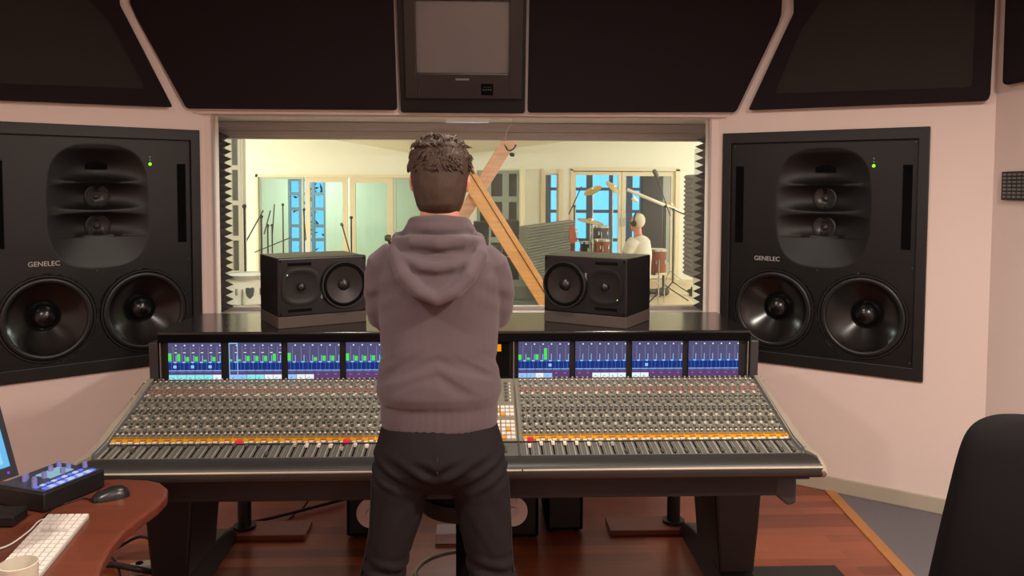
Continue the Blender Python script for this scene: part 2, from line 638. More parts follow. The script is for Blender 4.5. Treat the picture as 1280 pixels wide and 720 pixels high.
for k in range(4):
    mb.box(cpn.x - .025 + k * .014, cpn.x - .018 + k * .014, -.09, -.086, cpn.z - .004, cpn.z + .001, TVR)
    mb.box(cpn.x - .02 + k * .012, cpn.x - .016 + k * .012, -.09, -.086, cpn.z + .012, cpn.z + .015, TVR)
mb.build('control_buttons', KNOBM, tv)

# ------------------------------------------------------------------ the window between the rooms
YG = 5.40
GREYF = mat('grey_window_frame', (172, 158, 152), 0.45, var=.03)
win = thing('window_1', (0, YF, .9), 'wide double-glazed studio window between the two rooms', 'window')
win['kind'] = 'structure'
mb = MB()
mb.box(-WW - .14, WW + .14, YF + .1, YG + .06, .84, .90)     # sill
mb.box(-WW - .14, WW + .14, YF + .1, YG + .06, 2.13, 2.2)    # lining
mb.box(-WW - .2, -WW - .14, YF + .1, YG + .06, .84, 2.2)
mb.box(WW + .14, WW + .2, YF + .1, YG + .06, .84, 2.2)
mb.build('lining', mat('window_lining', (206, 192, 190), 0.3, var=.03), win)  # lining colour lightened to stand in for the reflection at the header
mb = MB()
for z in (2.115, 2.095, 2.06, 2.042):
    mb.box(-WW - .14, WW + .14, YG - .06 + (2.115 - z) * .5, YG + .05, z - .022, z + .012)
mb.box(-WW - .14, WW + .14, YG - .02, YG + .05, .90, .925)
mb.build('window_frame', GREYF, win, bevel=.003)
mb = MB()
mb.quad([(x, YF + .025, z) for x, z in ((-WW + .001, .901), (WW - .001, .901), (WW - .001, 2.129), (-WW + .001, 2.129))])
g = glass('clear_pane', (248, 250, 248), 0.9)
mb.build('glass_pane', g, win)
mb = MB()
mb.quad([(x, YG + .015, z) for x, z in ((-WW - .13, .925), (WW + .13, .925), (WW + .13, 2.03), (-WW - .13, 2.03))])
mb.build('glass_pane', g, win)
mb = MB()
for sx in (-1, 1):
    mb.box(sx * WW - .006, sx * WW + .006, YF - .008, YF + .02, .90, 2.13)
mb.box(-WW, WW, YF - .012, YF + .02, 2.125, 2.14)
mb.build('trim_bead', GREYF, win)
FOAM = mat('grey_acoustic_foam', (58, 56, 56), 0.95, var=.15, spec=.1)
def foam(label, M, ny, nz, sz, h, base=.4, m=None):
    root = thing('acoustic_foam', M.translation, label, 'acoustic foam')
    mb = MB()
    mb.box(0, h * base, 0, ny * sz, 0, nz * sz, M)
    for i in range(ny):
        for j in range(nz):
            y0, z0 = i * sz, j * sz
            b = [M @ Vector((h * base, y, z)) for y, z in ((y0, z0), (y0 + sz, z0), (y0 + sz, z0 + sz), (y0, z0 + sz))]
            t = M @ Vector((h, y0 + sz / 2, z0 + sz / 2))
            vb = [mb.bm.verts.new(p) for p in b]
            vt = mb.bm.verts.new(t)
            for k in range(4):
                mb._f([vb[k], vb[(k + 1) % 4], vt])
    mb.build('pyramid_tile', m or FOAM, root)
foam('dark pyramid foam lining the left side inside the studio window', Matrix.Translation((-WW - .14, YF + .12, .905)), 8, 24, .048, .105)
foam('dark pyramid foam lining the right side inside the studio window', Matrix.Translation((WW + .14, YF + .12 + .384, .905)) @ Matrix.Rotation(math.pi, 4, 'Z'), 8, 24, .048, .105)

# ------------------------------------------------------------------ in-wall loudspeakers
def woofer(parent, cx, cz, rad, y0, cone, ringm, depth, bright=None):
    """driver facing -y at local (cx, cz)"""
    Mx = Matrix.Translation((cx, y0, cz)) @ Matrix.Rotation(R(90), 4, 'X')     # z -> -y
    mb = MB()
    mb.lathe([(rad, -.004), (rad, .006), (rad * .985, .011), (rad * .955, .011), (rad * .94, .004)], Mx, 56)
    f = mb.build('driver_ring', ringm, parent, smooth=40, world=False)
    mb = MB()
    pr = [(rad * .945, .004)]
    for k in range(9):
        t = math.pi * k / 8
        pr.append((rad * (.875 + .065 * math.cos(t)), .002 + rad * .05 * math.sin(t)))
    mb.lathe(pr, Mx, 56)
    mb.build('surround', RUBBER, f, smooth=60, world=False)
    mb = MB()
    pr = []
    for k in range(9):
        t = k / 8
        pr.append((rad * (.815 - .54 * t), .001 - depth * (t ** .85)))
    mb.lathe(pr, Mx, 56)
    mb.build('cone', cone, f, smooth=60, world=False)
    mb = MB()
    rc = rad * .285
    pr = [(rc * math.cos(R(90) * k / 8), -depth * .98 + rc * .75 * math.sin(R(90) * k / 8)) for k in range(9)]
    mb.lathe(pr, Mx, 40)
    mb.build('dust_cap', cone, f, smooth=80, world=False)
def big_speaker(loc, rz, label, tx):
    root = thing('wall_loudspeaker', loc, label, 'loudspeaker', rz)
    w2, h = 0.558, 1.35
    mb = MB()
    holes(mb, -w2, w2, 0, h, -.018, .02, [(-.505, .505, .07, 1.287)])
    mb.build('bezel', BLACKP, root, world=False, bevel=.004)
    mb = MB()
    holes(mb, -w2 + .012, w2 - .012, .012, h - .012, .02, .40, [(-.53, .53, .05, 1.3)])
    mb.box(-w2 + .012, w2 - .012, .40, .42, .012, h - .012)
    mb.build('cabinet', BLACKM, root, world=False)
    # baffle as one relief surface with the waveguide and the woofer wells
    NX, NZ = 140, 168
    def relief(u, z):
        d = 0.0
        uu = (u - .02) / .255
        zc, zh = .915, .335
        q = abs(uu) ** 3 + abs((z - zc) / zh) ** 3.2
        if q < 1:
            env = (1 - q) ** .85
            lobe = 0
            for c0, hh, dd in ((1.135, .10, .085), (.967, .082, .075), (.803, .082, .075)):
                t = abs(z - c0) / hh
                if t < 1:
                    lobe = max(lobe, dd * (1 - t * t) ** .7 * (1 - .55 * min(1, abs(uu)) ** 1.2))
            base = .022
            if z < .75:
                base = .022 + .03 * max(0, 1 - (.75 - z) / .17) * (1 - abs(uu) ** 2)
            d = env * max(base, lobe)
        for sx in (-1, 1):
            r = math.hypot(u - sx * .243, z - .318)
            if r < .231:
                d = max(d, .10 * min(1, (.231 - r) / .012))
        return d
    rows = []
    for j in range(NZ + 1):
        z = .07 + (1.287 - .07) * j / NZ
        rows.append([Vector((-.505 + 1.01 * i / NX, .004 + relief(-.505 + 1.01 * i / NX, z), z)) for i in range(NX + 1)])
    mb = MB()
    mb.loft(rows, cap=False, closed=False)
    mb.build('baffle', BLACKB, root, smooth=50, world=False)
    for sx in (-1, 1):
        woofer(root, sx * .246, .318, .236, .006, BLACKG, RUBBER, .085)
        mb = MB()
        mb.box(sx * .455 - .023, sx * .455 + .023, -.001, .03, .70, 1.152)
        mb.build('port_slot', BLACKM, root, world=False)
    for zc in (.967, .803):
        Mx = Matrix.Translation((.02, .072, zc)) @ Matrix.Rotation(R(90), 4, 'X')
        mb = MB()
        mb.lathe([(.064, .0), (.064, .018), (.058, .022), (.053, .016), (.03, .0), (.018, -.002), (.017, .008), (.009, .016), (.001, .018)], Mx, 36)
        mb.build('tweeter', mat('satin_tweeter', (44, 42, 42), .35), root, smooth=35, world=False)
    # throat of the midrange horn
    mb = MB()
    mb.box(-.035, .075, .060, .08, 1.115, 1.155)
    mb.build('horn_throat', BLACKM, root, world=False)
    me = textmesh('GENELEC', .036, Matrix.Translation((tx, .002, .612)) @ Matrix.Rotation(R(90), 4, 'X'))
    link_mesh('lettering', me, LOGO, root, world=False)
    for k, (dz, m) in enumerate(((0, GREENLED), (.022, DIMLED), (.04, DIMLED))):
        mb = MB()
        mb.lathe([(.001, .006), (.008 if k == 0 else .004, .004), (.009 if k == 0 else .005, 0)], Matrix.Translation((.285, .003, 1.148 + dz)) @ Matrix.Rotation(R(90), 4, 'X'), 14)
        mb.build('status_light', m, root, world=False)
    for x, z in ((-.49, .09), (.49, .09), (-.49, 1.27), (.49, 1.27), (0, .56), (.22, .555), (.49, .6)):
        MB().lathe([(.001, .004), (.006, .003), (.006, 0)], Matrix.Translation((x, .003, z)) @ Matrix.Rotation(R(90), 4, 'X'), 10).build('screw', CHARCOAL, root, world=False)
    return root
sc = (SP0 + SP1) / 2
big_speaker(WR @ Vector((sc, 0, SZ0)), -A, 'large black loudspeaker set in the right angled wall, beside the office chair', -.285)
big_speaker(WL @ Vector((-sc, 0, SZ0)), A, 'large black loudspeaker set in the left angled wall, cut by the left photo edge', -.255)

# ------------------------------------------------------------------ mixing console
con = thing('mixing_console', (0, 3.4, 0), 'large grey mixing console with a row of lit screens below the window', 'mixing console')
P0, P1, P2, P3 = Vector((0, 2.88, .757)), Vector((0, 2.985, .772)), Vector((0, 3.03, .785)), Vector((0, 3.435, .905))
XE = 1.262
def slab(name, pa, pb, x0, x1, th, m, bevel=0.0):
    mb = MB()
    mb.loft([[Vector((x, pa.y, pa.z)), Vector((x, pb.y, pb.z)), Vector((x, pb.y, pb.z - th)), Vector((x, pa.y, pa.z - th))] for x in (x0, x1)])
    return mb.build(name, m, con, bevel=bevel)
slab('fader_panel', P0, P1, -XE, XE, .03, PANELD)
slab('button_panel', P1, P2, -XE, XE, .03, PANELG)
slab('channel_panel', P2, P3, -XE, XE, .03, PANELG)
# seams between channel strips, one set for each bank and panel
nrm = Vector((0, -(P3.z - P2.z), P3.y - P2.y)).normalized()
CH = [-1.2805 + .0437 * k for k in range(24)] + [.2725 + .0437 * k for k in range(24)]
for half in (0, 1):
    for a, b in ((P0, P1), (P2, P3)):
        mb = MB()
        n2 = Vector((0, -(b.z - a.z), b.y - a.y)).normalized()
        for x in CH[half * 24: half * 24 + 24]:
            xx = x - .0218
            mb.loft([[Vector((xx + dx, p.y, p.z)) + n2 * .0012 for dx in (-.0012, .0012)] + [Vector((xx + dx, p.y, p.z)) - n2 * .002 for dx in (.0012, -.0012)] for p in (a, b)])
        mb.build('strip_seams', KNOBM, con)
# armrest
mb = MB()
prof = [(2.88, .757), (2.84, .761), (2.80, .758), (2.782, .748), (2.775, .735), (2.777, .712), (2.79, .700), (2.88, .700)]
mb.loft([[Vector((x, y, z)) for y, z in prof] for x in (-1.292, 1.292)])
mb.build('armrest', LEATHER, con, smooth=60)
mb = MB()
prof = [(2.777, .7435), (2.7725, .7425), (2.7725, .7385), (2.777, .7375)]
mb.loft([[Vector((x, y, z)) for y, z in prof] for x in (-1.29, .235)])
mb.build('armrest_trim', mat('pale_glint_trim', (196, 184, 164), .3, var=.03), con)  # pale paint stands in for the highlight along the metal trim
mb = MB()
mb.loft([[Vector((x, y, z)) for y, z in prof] for x in (.24, 1.29)])
mb.build('armrest_trim', mat('pale_glint_trim', (196, 184, 164), .3, var=.03), con)  # same painted highlight on the right half
# side cheeks: curved aluminium trims
for sx in (-1, 1):
    mb = MB()
    top = [(2.774, .728), (2.785, .752), (2.82, .768), (2.90, .772), (2.99, .786), (3.05, .806), (3.2, .851), (3.435, .922)]
    bot = [(2.779, .712), (2.795, .698), (2.85, .690), (2.92, .690), (3.0, .690), (3.06, .690), (3.2, .690), (3.435, .690)]
    rings = []
    for (ya, za), (yb, zb) in zip(top, bot):
        xi, xo = sx * XE, sx * (XE + .046)
        if ya > 3.0:
            xo = sx * (XE + .046 - .016 * (ya - 3.0) / .435)
        if ya < 2.85:
            xi = sx * 1.288
        rings.append([Vector((xi, ya, za)), Vector((xo - sx * .010, ya, za)), Vector((xo, ya, za - .012)), Vector((xo, yb, zb)), Vector((xi, yb, zb))])
    mb.loft(rings)
    mb.build('side_cheek', mat('satin_aluminium', (158, 148, 132), .42, .15, var=.03), con, smooth=40)
    mb = MB()
    mb.loft([[Vector((sx * (XE - .004), p.y, p.z + .004)), Vector((sx * (XE + .006), p.y, p.z + .018)), Vector((sx * (XE + .006), p.y, p.z - .01)), Vector((sx * (XE - .004), p.y, p.z - .01))] for p in (P0, P1, P2, P3)])
    mb.build('cheek_edge', STEEL, con)
# meter bridge
mb = MB()
prof = [(3.416, 1.100), (3.416, 1.109), (3.42, 1.111), (3.925, 1.111), (3.925, 1.100)]
mb.loft([[Vector((x, y, z)) for y, z in prof] for x in (-1.243, 1.243)])
mb.build('bridge_top', GLOSSTOP, con, bevel=.002)
MB().box(-1.243, 1.243, 3.415, 3.92, 1.066, 1.0995).build('bridge_fascia', BLACKM, con, bevel=.003)
mb = MB()
prof = [(3.445, .90), (3.440, 1.066), (3.92, 1.066), (4.08, .90), (4.08, .66), (3.44, .66)]
mb.loft([[Vector((x, y, z)) for y, z in prof] for x in (-1.243, 1.243)])
mb.build('bridge_body', BLACKP, con)
for sx in (-1, 1):
    mb = MB()
    prof = [(3.418, .915), (3.412, 1.068), (3.92, 1.068), (4.08, .9), (4.08, .66), (3.43, .66)]
    mb.loft([[Vector((x, y, z)) for y, z in prof] for x in (sx * 1.243, sx * 1.278)])
    mb.build('bridge_side', CHARCOAL, con, bevel=.004)
    mb = MB()
    mb.loft([[Vector((sx * 1.236 + dx, y, z)) for dx in (-.002, .002)] + [Vector((sx * 1.236 + dx, y + .02, z)) for dx in (.002, -.002)] for y, z in ((3.428, .906), (3.424, 1.064))])
    mb.build('bridge_edge', STEEL, con)
# screens
E_BG = emit('screen_indigo', (86, 82, 120), 1)
E_BG2 = emit('screen_plum', (96, 66, 110), 1)
E_DK = emit('screen_navy', (34, 50, 120), 1)
E_LN = emit('screen_line', (136, 140, 176), 1)
E_BL = emit('screen_blue', (58, 112, 206), 1)
E_LB = emit('screen_pale_blue', (150, 200, 250), 1)
E_WH = emit('screen_white', (236, 246, 252), 1)
E_CY = emit('screen_cyan', (140, 238, 240), 1)
E_GR = emit('screen_green', (84, 226, 92), 1)
E_PK = emit('screen_pink', (206, 130, 170), 1)
SM = [E_BG, E_BG2, E_DK, E_LN, E_BL, E_LB, E_WH, E_CY, E_GR, E_PK]
def screen(x0, x1, greens, bottoms, pink, blocks, rim=False):
    ya, za, yb, zb = 3.4365, .908, 3.4325, 1.063
    mb = MB()
    def q(u0, u1, v0, v1, mi, lay=1):
        mb.mi = mi
        o = -.0004 * lay
        mb.quad([(x0 + (x1 - x0) * u, ya + (yb - ya) * v + o, za + (zb - za) * v) for u, v in ((u0, v0), (u1, v0), (u1, v1), (u0, v1))])
    q(0, 1, 0, 1, 0)
    q(0, 1, .0, .2, 1, 2)
    q(0, 1, .26, .46, 2, 2)
    for k in range(6):
        u = k / 6
        q(u + .135, u + .160, .915, .95, 6, 4)
        if pink:
            q(u + .13, u + .165, .835, .85, 9, 4)
            q(u + .115, u + .165, .725, .745, 6, 4)
        q(u + .085, u + .093, .5, .9, 3, 3)
        q(u + .14, u + .152, .5, .66, 5, 3)
        q(u + .01, u + .075, .455, .485, 4, 4)
        q(u + .095, u + .155, .455, .49, 5, 4)
        q(u + .05, u + .058, .25, .45, 4, 3)
        q(u + .12, u + .13, .25, .45, 4, 3)
        q(u + .005, u + .16, .235, .252, 5, 4)
        q(u + .035, u + .13, .19, .207, 4, 4)
        g1 = greens[k]
        if g1:
            q(u + .0, u + .06, .5, .5 + g1, 8, 5)
        b = bottoms[k]
        if b:
            q(u + .004, u + .163, .0, .13, {'c': 7, 'w': 6, 'l': 5}[b], 5)
            q(u + .05, u + .09, .04, .055, 4, 6)
        else:
            q(u + .06, u + .10, .12, .135, 9, 4)
        if k in blocks:
            q(u + .09, u + .15, .31, .39, 5, 5)
    if rim:
        for r_ in ((0, .015, 0, 1), (.155, .17, 0, 1), (0, .17, .975, 1), (0, .17, 0, .02)):
            q(*r_, 5, 6)
    return mb.build('screen', SM, con)
SX = (.254, .4965, .739, .9815)
scr = [(-SX[3] - .224, [.22, .2, .12, .13, .04, .12], 'cccccw', True, (0, 2, 4), False),
       (-SX[2] - .217, [.05, .05, .14, .14, .14, .2], 'llccww', True, (), True),
       (-SX[1] - .217, [.22, 0, 0, .1, .14, .14], 'lww000', False, (), False),
       (-SX[0] - .217, [.2, .13, .13, .14, .1, .05], '000000', False, (), False),
       (SX[0], [.14, .06, .15, .32, 0, 0], 'llwl00', False, (3,), False),
       (SX[1], [0] * 6, '00wwww', False, (), False),
       (SX[2], [0] * 6, 'ww0000', False, (1,), False),
       (SX[3], [0] * 6, '000000', False, (), False)]
for x0, gs, bs, pk, bl, rim in scr:
    screen(x0, x0 + .217, gs, [None if c == '0' else c for c in bs], pk, bl, rim)
mb = MB()
mb.mi = 0
mb.box(-.20, .215, 3.432, 3.440, .915, 1.058)
mb.mi = 1
mb.box(.148, .181, 3.4305, 3.432, 1.022, 1.052)
mb.box(-.18, -.10, 3.4305, 3.432, 1.02, 1.05)
mb.mi = 2
for k in range(5):
    mb.box(-.16 + k * .05, -.125 + k * .05, 3.4305, 3.432, .94, .97)
mb.prism([(.118, 3.4305, .986), (.150, 3.4305, .97), (.142, 3.4305, .957)], (0, .0015, 0))
mb.build('master_screen', [BLACKM, emit('screen_orange', (250, 150, 20), 1), E_LB], con)
for x in (-.234, .234):
    MB().box(x - .002, x + .002, 3.424, 3.44, .906, 1.064).build('bridge_divider', STEEL, con)
for x in (.2345, -.2345):
    mb = MB()
    for a, b in ((P0, P1), (P1, P2), (P2, P3)):
        n2 = Vector((0, -(b.z - a.z), b.y - a.y)).normalized()
        mb.loft([[Vector((x + dx, p.y, p.z)) + n2 * .004 for dx in (-.003, .003)] + [Vector((x + dx, p.y, p.z)) - n2 * .002 for dx in (.003, -.003)] for p in (a, b)])
    mb.build('panel_divider', STEEL, con)

# knobs
def frame(a, b, t, x, lift=0.0):
    p = a.lerp(b, t)
    yv = (b - a).normalized()
    zv = Vector((1, 0, 0)).cross(yv)
    m = Matrix((Vector((1, 0, 0)), yv, zv)).transposed().to_4x4()
    m.translation = Vector((x, p.y, p.z)) + zv * lift
    return m
def knob_into(mb, m, r, h, mi_body, mi_cap, n=8):
    mb.mi = mi_body
    mb.lathe([(r, 0), (r * .92, h * .75), (r * .78, h)], m, n)
    mb.mi = mi_cap
    mb.lathe([(r * .78, h), (r * .7, h + .0006), (.0002, h + .0008)], m, n)
ROWS = 22
KM = [KNOBL, KNOBM, KNOBD, KNOBR, KNOBG, WKEY]
def rowstyle(j):
    # body, cap
    return [(1, 0), (1, 5), (1, 1), (1, 0), (3, 0), (3, 3), (1, 0), (1, 5), (2, 1), (1, 0), (2, 4), (4, 4),
            (2, 0), (2, 1), (4, 0), (2, 2), (1, 0), (2, 4), (2, 1), (1, 0), (2, 1), (1, 5)][ROWS - 1 - j]
km_cache = {}
stuff = MB()
btn = MB()
cnt = 0
for j in range(ROWS):
    t = .035 + .945 * j / (ROWS - 1)
    bd, cp = rowstyle(j)
    for ci, x in enumerate(CH):
        for sd in (-1, 1):
            xx = x + sd * .0098 + (.002 if j % 2 else -.002)
            if (j + (0 if sd < 0 else 1)) % 4 == 3:
                m = frame(P2, P3, t, xx)
                btn.mi = 0 if (j % 3) else 1
                btn.box(-.0045, .0045, -.003, .003, 0, .005, m)
                continue
            m = frame(P2, P3, t, xx)
            r, h = (.0062, .011) if bd == 2 else (.0056, .010)
            if j == 1 and cnt < 48 or j == 0 and sd == 1 and cnt < 96:
                if (bd, cp) not in km_cache:
                    k = MB()
                    knob_into(k, Matrix(), r, h, 0, 1, 12)
                    o = k.build('channel_knob', [KM[bd], KM[cp]], con, smooth=40, world=False)
                    km_cache[(bd, cp)] = o
                else:
                    o = km_cache[(bd, cp)].copy()
                    COL.objects.link(o)
                o.matrix_basis = con.matrix_basis.inverted() @ m
                cnt += 1
            else:
                knob_into(stuff, m, r, h, bd, cp)
o = stuff.build('channel_knob', KM, con, smooth=40)
o['kind'] = 'stuff'
o['label'] = 'dense field of small grey and dark rotary knobs'
# small push buttons between the knobs
o = btn.build('channel_button', [KNOBL, WKEY], con)
o['kind'] = 'stuff'
# amber strips with their white keys
for half in (0, 1):
    for gk in range(3):
        xs = CH[half * 24 + gk * 8: half * 24 + gk * 8 + 8]
        mb = MB()
        m = frame(P1, P2, .62, 0)
        mb.box(xs[0] - .0205, xs[-1] + .0205, -.010, .017, 0, .003, m)
        for x in xs:
            mb.mi = 1
            mb.box(x - .0195, x + .0195, .008, .016, .003, .0045, m)
            mb.box(x - .004, x + .018, -.006, .001, .003, .0045, m)
            mb.mi = 0
            mb.box(x - .016, x - .002, -.016, -.008, 0, .004, m)
        mb.build('amber_strip', [YELLOW, mat('deep_amber', (150, 98, 22), .45)], con)
k0 = None
for i, x in enumerate(CH):
    m = frame(P1, P2, .18, x)
    red = i in (11, 20, 24)
    for sx_ in ((0,) if red else (0, 1)):
        if k0 is None:
            k = MB()
            k.box(-.0075, .0075, -.004, .004, 0, .006)
            k0 = k.build('select_key', WKEY, con, world=False, bevel=.001)
            o = k0
        else:
            o = k0.copy()
            COL.objects.link(o)
        o.matrix_basis = con.matrix_basis.inverted() @ m @ Matrix.Translation((-.009 + .018 * sx_, -.001 + .004 * sx_, 0))
    if red:
        k = MB()
        k.box(-.012, .012, -.006, .008, 0, .009)
        k = k.build('red_key', REDLED, con, world=False)
        k.matrix_basis = con.matrix_basis.inverted() @ m @ Matrix.Translation((.006, 0, 0))
        k['label'] = 'red lit key'
mb = MB()
mb.loft([[Vector((x, 2.981, .770)), Vector((x, 2.981, .776)), Vector((x, 2.987, .777)), Vector((x, 2.987, .770))] for x in (-XE, XE)])
mb.build('panel_ledge', CHARCOAL, con)
# faders: a dark slot, a light guide and a cap each
for half in (0, 1):
    mb = MB()
    mc = MB()
    for x in CH[half * 24: half * 24 + 24]:
        m = frame(P0, P1, .5, x)
        mb.box(-.0026, .0026, -.046, .046, 0, .0012, m)
        mc.box(-.0135, -.0095, -.049, .049, 0, .0016, m)
        mc.box(.012, .0135, -.049, .049, 0, .0016, m)
    mb.build('fader_slots', BLACKM, con)
    mc.build('fader_scale', KNOBL, con)
fpos = {}
up = {3: .0, 14: -.035, 17: .03, 18: .03, 19: .024, 20: .0, 21: .03, 22: .02, 23: .02,
      24: .012, 25: .030, 26: .033, 27: .030, 28: .030, 29: .022, 30: .024, 31: .022}
cache = {}
for i, x in enumerate(CH):
    y = up.get(i, .036 if i < 17 else -.036)
    white = i in (17, 18, 19, 21, 22, 23, 24, 25, 26, 27, 28, 29)
    dark = i >= 32 or i < 16
    key = 'w' if white else 'd' if dark else 'g'
    if key not in cache:
        k = MB()
        pr = [(-.0105, 0), (-.0085, .009), (-.003, .0075), (.003, .0075), (.0085, .009), (.0105, 0)]
        k.loft([[Vector((xx, a, b)) for a, b in pr] for xx in (-.0062, .0062)])
        o = k.build('fader_cap', {'w': WKEY, 'd': KNOBD, 'g': KNOBL}[key], con, world=False, bevel=.001)
        if key == 'w':
            o['label'] = 'white fader cap'
        cache[key] = o
    else:
        o = cache[key].copy()
        COL.objects.link(o)
    o.matrix_basis = con.matrix_basis.inverted() @ frame(P0, P1, .5, x, .004) @ Matrix.Translation((0, y * .95, 0))
# master section between the two banks: one part for each row of keys
for j in range(16):
    if j in (5, 9):
        continue
    mb = MB()
    for i in range(8):
        x = -.2 + i * .057
        m = frame(P1, P3, .06 + j * .056, x)
        if j < 9:
            for dx in (-.018, .0, .018):
                mb.mi = 1 if rnd.random() < .22 else 0
                mb.box(dx - .0075, dx + .0075, -.008, .008, 0, .006, m)
        else:
            mb.mi = 2
            mb.lathe([(.007, 0), (.006, .012), (.0005, .0125)], m, 10)
            mb.mi = 0
            mb.box(.012, .018, -.004, .004, 0, .005, m)
    mb.build('key_row', [WKEY, ORANGE, KNOBM], con)
mb = MB()
m = frame(P0, P1, .4, .0)
for i in range(9):
    mb.box(-.2 + i * .045, -.17 + i * .045, -.02, .03, 0, .006, m)
mb.build('transport_keys', KNOBD, con)
# under-frame and legs
mb = MB()
mb.box(-1.25, 1.16, 2.84, 2.92, .615, .70)
mb.box(-1.25, 1.25, 2.92, 4.02, .655, .70)
mb.build('under_frame', BLACKP, con, bevel=.006)
mb = MB()
mb.box(-1.255, 1.255, 2.80, 3.44, .690, .702)
mb.build('base_tray', BLACKP, con)
for sx in (-1, 1):
    mb = MB()
    mb.prism([(sx * 1.15, 2.86, .69), (sx * 1.235, 2.86, .69), (sx * 1.235, 2.86, .578), (sx * 1.205, 2.86, .568), (sx * 1.15, 2.86, .615)], (0, .12, 0))
    mb.build('side_bracket', CHARCOAL, con, bevel=.01)
for sx in (-1, 1):
    cx = sx * 1.15
    mb = MB()
    rings = []
    for z, hw in ((.655, .105), (.5, .098), (.3, .085), (.13, .07)):
        rings.append([Vector((cx - hw, 3.25, z)), Vector((cx + hw, 3.25, z)), Vector((cx + hw, 3.62, z)), Vector((cx - hw, 3.62, z))])
    mb.loft(rings)
    mb.build('leg', BLACKP, con, bevel=.012)
    mb = MB()
    pr = []
    for k in range(17):
        t = k / 16
        pr.append((2.95 + .98 * t, .05 + .10 * math.sin(math.pi * t) ** .6))
    rings = []
    for x in (cx - .07, cx + .07):
        rings.append([Vector((x, 2.95, 0))] + [Vector((x, y, z)) for y, z in pr] + [Vector((x, 3.93, 0))])
    mb.loft(rings)
    mb.build('foot', BLACKP, con, bevel=.012)
    mb = MB()
    mb.cyl((sx * 1.07, 4.02, .042), (sx * 1.07, 4.02, .66), .033, n=20)
    mb.cyl((sx * 1.07, 4.02, .0285), (sx * 1.07, 4.02, .042), .055, n=20)
    mb.build('rear_leg', BLACKP, con, smooth=40)

# ------------------------------------------------------------------ near-field monitors on the bridge
def nearfield(loc, rz, label, flip):
    root = thing('monitor_speaker', loc, label, 'loudspeaker', rz)
    s = -1 if flip else 1
    Wd, D, Ht = .395, .29, .25
    def X(x): return s * x
    def Z(z): return Ht - z if flip else z
    mb = MB()
    mb.box(-Wd / 2, Wd / 2, .0, D, 0, Ht)
    mb.build('cabinet', BAFFLE2, root, world=False, bevel=.006, seg=3)
    # waveguide dish in front of the tweeter
    mb = MB()
    rings = []
    cx, cz = X(-.098), .125
    for k in range(9):
        t = k / 8
        rr = 1 - .8 * t
        rings.append([Vector((cx + .085 * rr * math.copysign(abs(math.cos(a)) ** .7, math.cos(a)), -.004 + .002 * t ** .6, cz + .082 * rr * math.copysign(abs(math.sin(a)) ** .7, math.sin(a))))
                      for a in [2 * math.pi * i / 40 for i in range(40)]])
    for r_, k in zip(rings, range(9)):
        for p in r_:
            p.y = -.003 - .004 * math.sin(math.pi * min(1, k / 3)) * .5 + .0005 * k
    mb.loft(rings, cap=False)
    mb.build('waveguide', BLACKB, root, smooth=60, world=False)
    Mx = Matrix.Translation((cx, -.004, cz)) @ Matrix.Rotation(R(90), 4, 'X')
    mb = MB()
    mb.lathe([(.018, 0), (.0175, .006), (.013, .012), (.006, .016), (.0005, .017)], Mx, 24)
    mb.build('tweeter', CONE2, root, smooth=70, world=False)
    # woofer (shallow, built out from the baffle)
    cx = X(.092)
    Mx = Matrix.Translation((cx, -.002, .125)) @ Matrix.Rotation(R(90), 4, 'X')
    mb = MB()
    mb.lathe([(.105, 0), (.105, .012), (.102, .016), (.097, .016), (.094, .010)], Mx, 56)
    f = mb.build('driver_ring', RUBBER, root, smooth=40, world=False)
    mb = MB()
    mb.lathe([(.094, .010), (.091, .015), (.085, .016), (.081, .012)], Mx, 56)
    mb.build('surround', BLACKM, f, smooth=60, world=False)
    mb = MB()
    mb.lathe([(.081, .012), (.06, .008), (.04, .004), (.024, .001)], Mx, 56)
    mb.build('cone', CONE2, f, smooth=80, world=False)
    mb = MB()
    mb.lathe([(.026, .001), (.024, .010), (.016, .017), (.007, .020), (.0005, .021)], Mx, 40)
    mb.build('dust_cap', CONE2, f, smooth=80, world=False)
    for zz in (.222, .024):
        mb = MB()
        a, b = sorted((Z(zz - .0065), Z(zz + .0065)))
        c, d = sorted((X(-.155), X(-.052)))
        mb.box(c, d, -.0015, .01, a, b)
        mb.build('port_slot', BLACKM, root, world=False)
    lz = Z(.178)
    mb = MB()
    mb.lathe([(.0005, .004), (.003, .003), (.0035, 0)], Matrix.Translation((X(-.158), -.001, lz)) @ Matrix.Rotation(R(90), 4, 'X'), 12)
    mb.build('status_light', emit('pale_green_led', (190, 255, 170), 1.2), root, world=False)
    me = textmesh('GENELEC', .011, Matrix.Translation((X(-.007), -.001, Z(.092))) @ Matrix.Rotation(R(90), 4, 'X') @ Matrix.Rotation(R(-90 if flip else 90), 4, 'Z'))
    link_mesh('lettering', me, LOGO, root, world=False)
    mb = MB()
    for x in (-.186, .186):
        for z in (.012, .238):
            mb.lathe([(.0005, .003), (.004, .002), (.004, 0)], Matrix.Translation((x, -.001, z)) @ Matrix.Rotation(R(90), 4, 'X'), 10)
    mb.build('screws', BLACKM, root, world=False)
    return root
def pad(loc, rz, label):
    o = MB().box(-.1975, .1975, .001, .29, 0, .05).build('isolation_pad', GREYPAD, None, bevel=.003)
    o.location = loc
    o.rotation_euler = (0, 0, rz)
    tag(o, label, 'speaker pad')
LP = Vector((-.762, 3.477, 1.111))
RP = Vector((.380, 3.661, 1.111))
